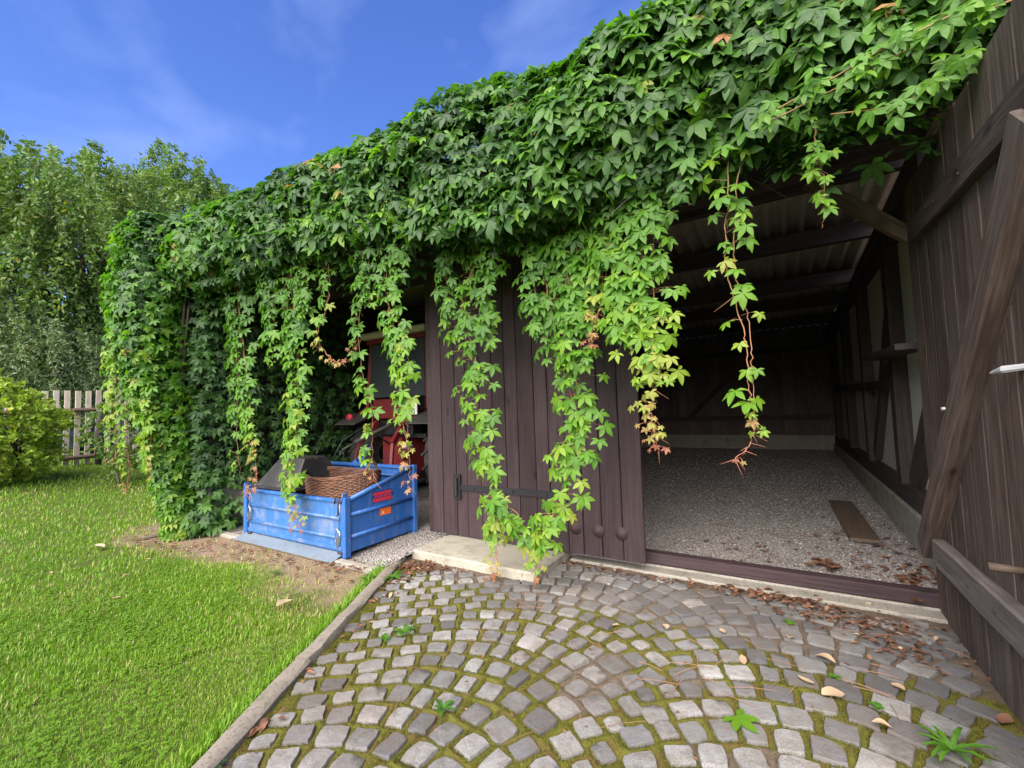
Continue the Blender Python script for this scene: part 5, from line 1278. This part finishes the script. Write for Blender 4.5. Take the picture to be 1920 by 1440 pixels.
# litter mass: dried red leaves along kerb, step, threshold and in the garage
r = np.random.default_rng(95); LX, LY, LZ, LS = [], [], [], []
def heap(n, cx, cy, sx, sy, z, s0, s1):
    LX.append(r.normal(cx, sx, n)); LY.append(r.normal(cy, sy, n)); LZ.append(np.full(n, z)); LS.append(r.uniform(s0, s1, n))
heap(95, -3.12, 3.18, .14, .08, .004, .025, .065); heap(45, -2.85, 3.24, .16, .04, .004, .02, .055); heap(50, -3.05, 2.9, .07, .14, .004, .025, .06); heap(26, -2.90, 2.55, .07, .12, .004, .025, .06); heap(14, -2.62, 2.2, .04, .12, .004, .025, .06)
heap(16, -2.23, 1.15, .05, .08, .004, .03, .07); heap(8, -2.42, 1.5, .04, .1, .004, .03, .06)
heap(120, -1.3, 3.88, .5, .04, .008, .02, .05); heap(90, -.15, 3.9, .25, .05, .010, .03, .08); heap(240, .30, 3.76, .28, .09, .008, .012, .045); heap(60, .55, 3.45, .15, .12, .006, .02, .05)
heap(60, .75, 4.7, .10, .28, .075, .04, .09); heap(70, 0, 4.75, .6, .3, .07, .03, .07); heap(80, .55, 6.0, .3, .8, .10, .03, .07); heap(18, .25, 4.62, .06, .04, .08, .06, .11)
heap(120, -5.2, 2.68, 1.0, .12, -.012, .03, .075); heap(60, -3.85, 2.85, .2, .1, -.0, .03, .07); heap(60, -6.6, 2.35, .4, .12, -.01, .03, .08)
heap(60, -1.3, 2.2, .75, .6, .004, .012, .025)
x, y, z, s = map(np.concatenate, (LX, LY, LZ, LS)); n = len(x); VV, TT, TN = [], [], []; off = 0
for k in range(n):
    if -3.35 < x[k] < -1.92 and 3.38 < y[k] < 4.1: z[k] = .078
    if kerb_side(x[k], y[k]) < .06 and kerb_side(x[k], y[k]) > -.06: continue
    v, f = DL[k % 6]; v = np.array(v) * s[k] * [1, r.uniform(.6, 1.3), r.uniform(.6, 1.6)]; a = r.uniform(0, 6.28); v = np.stack([v[:, 0] * math.cos(a) - v[:, 1] * math.sin(a), v[:, 0] * math.sin(a) + v[:, 1] * math.cos(a), v[:, 2]], 1) + [x[k], y[k], z[k]]
    VV.append(v); TT.append(np.array(f) + off); off += len(v); TN.append(np.full(len(v), np.clip(r.normal(.40, .2), 0, .95)))
tag(link('leaf_litter', trimesh('leaf_litter', np.concatenate(VV), np.concatenate(TT), np.concatenate(TN), True), 'litter'), 'dry reddish creeper leaves littering the kerb and threshold', 'leaf litter', kind='stuff')
# pine-like dry stalks
sk = MB()
for k in range(70):
    x, y = random.choice([(random.gauss(.35, .3), random.gauss(3.7, .15)), (random.uniform(-.9, .6), random.uniform(2.3, 3.3)), (random.uniform(-2.6, -.5), random.uniform(1.6, 3.2))]); a = random.uniform(0, 6.28); l = random.uniform(.04, .12)
    if kerb_side(x, y) < .1 or x > .78: continue
    sk.tube([(x - math.cos(a) * l, y - math.sin(a) * l, .008), (x, y, .014), (x + math.cos(a) * l, y + math.sin(a) * l, .008)], .0016, 3, False)
o = sk.build('stalk_litter', 'litter', None); a_ = o.data.attributes.new('tone', 'FLOAT', 'POINT'); a_.data.foreach_set('value', np.full(len(o.data.vertices), .72, np.float32)); tag(o, 'thin dry stalks strewn over the cobbles', 'stalk litter', kind='stuff')
# green creeper leaf dropped on the cobbles
tv, tt = leaf_template(400, .06, .05); me = trimesh('green_leaf', tv, tt, None, True); me.materials.append(M['leaf_piece'])
o = link('green_leaf', me, None, None, Matrix.Translation((-.27, 2.36, .016)) @ Matrix.Rotation(1.0, 4, 'Z') @ Matrix.Scale(.105, 4)); o['tone'] = .6; tag(o, 'fresh green five-fingered leaf dropped flat on the cobbles', 'leaf')
o = link('green_leaf', me, None, None, Matrix.Translation((-.06, 3.51, .014)) @ Matrix.Rotation(2.4, 4, 'Z') @ Matrix.Scale(.055, 4)); o['tone'] = .58; tag(o, 'small green leaf lying on cobbles before the threshold', 'leaf')
# weeds rooted in the joints
def weed(x, y, n, ln, wd, label, seed, lift=.5, tone=(.35, .55), z=0.0):
    r = random.Random(seed); root = tag(empty('weed', (x, y, z)), label, 'weed')
    for k in range(n):
        a = 2 * math.pi * k / n + r.uniform(-.35, .35); l = ln * r.uniform(.6, 1.15); v = []; f = []; m = 6
        for i in range(m + 1):
            t = i / m; w = wd * (math.sin(math.pi * min(1, .08 + t * .92)) ** .7) * (1 + (.22 if i % 2 else -.1)); zz = lift * l * (t - .75 * t * t) + .006
            for q in (-1, 0, 1): v.append((x + math.cos(a) * l * t - math.sin(a) * q * w / 2, y + math.sin(a) * l * t + math.cos(a) * q * w / 2, z + zz + abs(q) * w * .18))
        for i in range(m):
            for q in range(2): b = i * 3 + q; f += [(b, b + 3, b + 4), (b, b + 4, b + 1)]
        me = pymesh('blade', v, f, True); o = link('blade', me, 'leaf_piece', root); o['tone'] = r.uniform(*tone)
weed(-3.10, 2.86, 9, .12, .035, 'leafy rosette weed growing against the paving side of the kerb', 1)
weed(-3.28, 2.74, 8, .10, .03, 'low weed in the lawn beside the kerb end', 2, .6)
weed(-2.28, 2.20, 8, .085, .026, 'pale green rosette weed between two light cobbles', 3)
weed(-2.33, 2.08, 6, .06, .022, 'tiny flat weed under the pale rosette', 4, .4)
weed(-1.54, 1.74, 7, .07, .024, 'grey-green weed rooted in thick moss', 5, .5, (.25, .4))
weed(.52, 2.58, 11, .16, .02, 'narrow-bladed grass weed near the open door leaf', 6, .7)
weed(.30, 2.76, 4, .045, .03, 'weed with few round leaves in a joint', 7)
weed(-2.16, .98, 6, .07, .02, 'silvery weed at the end of the kerb', 8, .6, (.1, .2))
weed(.15, 2.95, 5, .05, .02, 'small weed patch among the mossy dark cobbles', 9)
weed(-4.25, 2.45, 7, .09, .02, 'dark weed in bare soil before the blue box', 10, .9, (.2, .4), -.02)
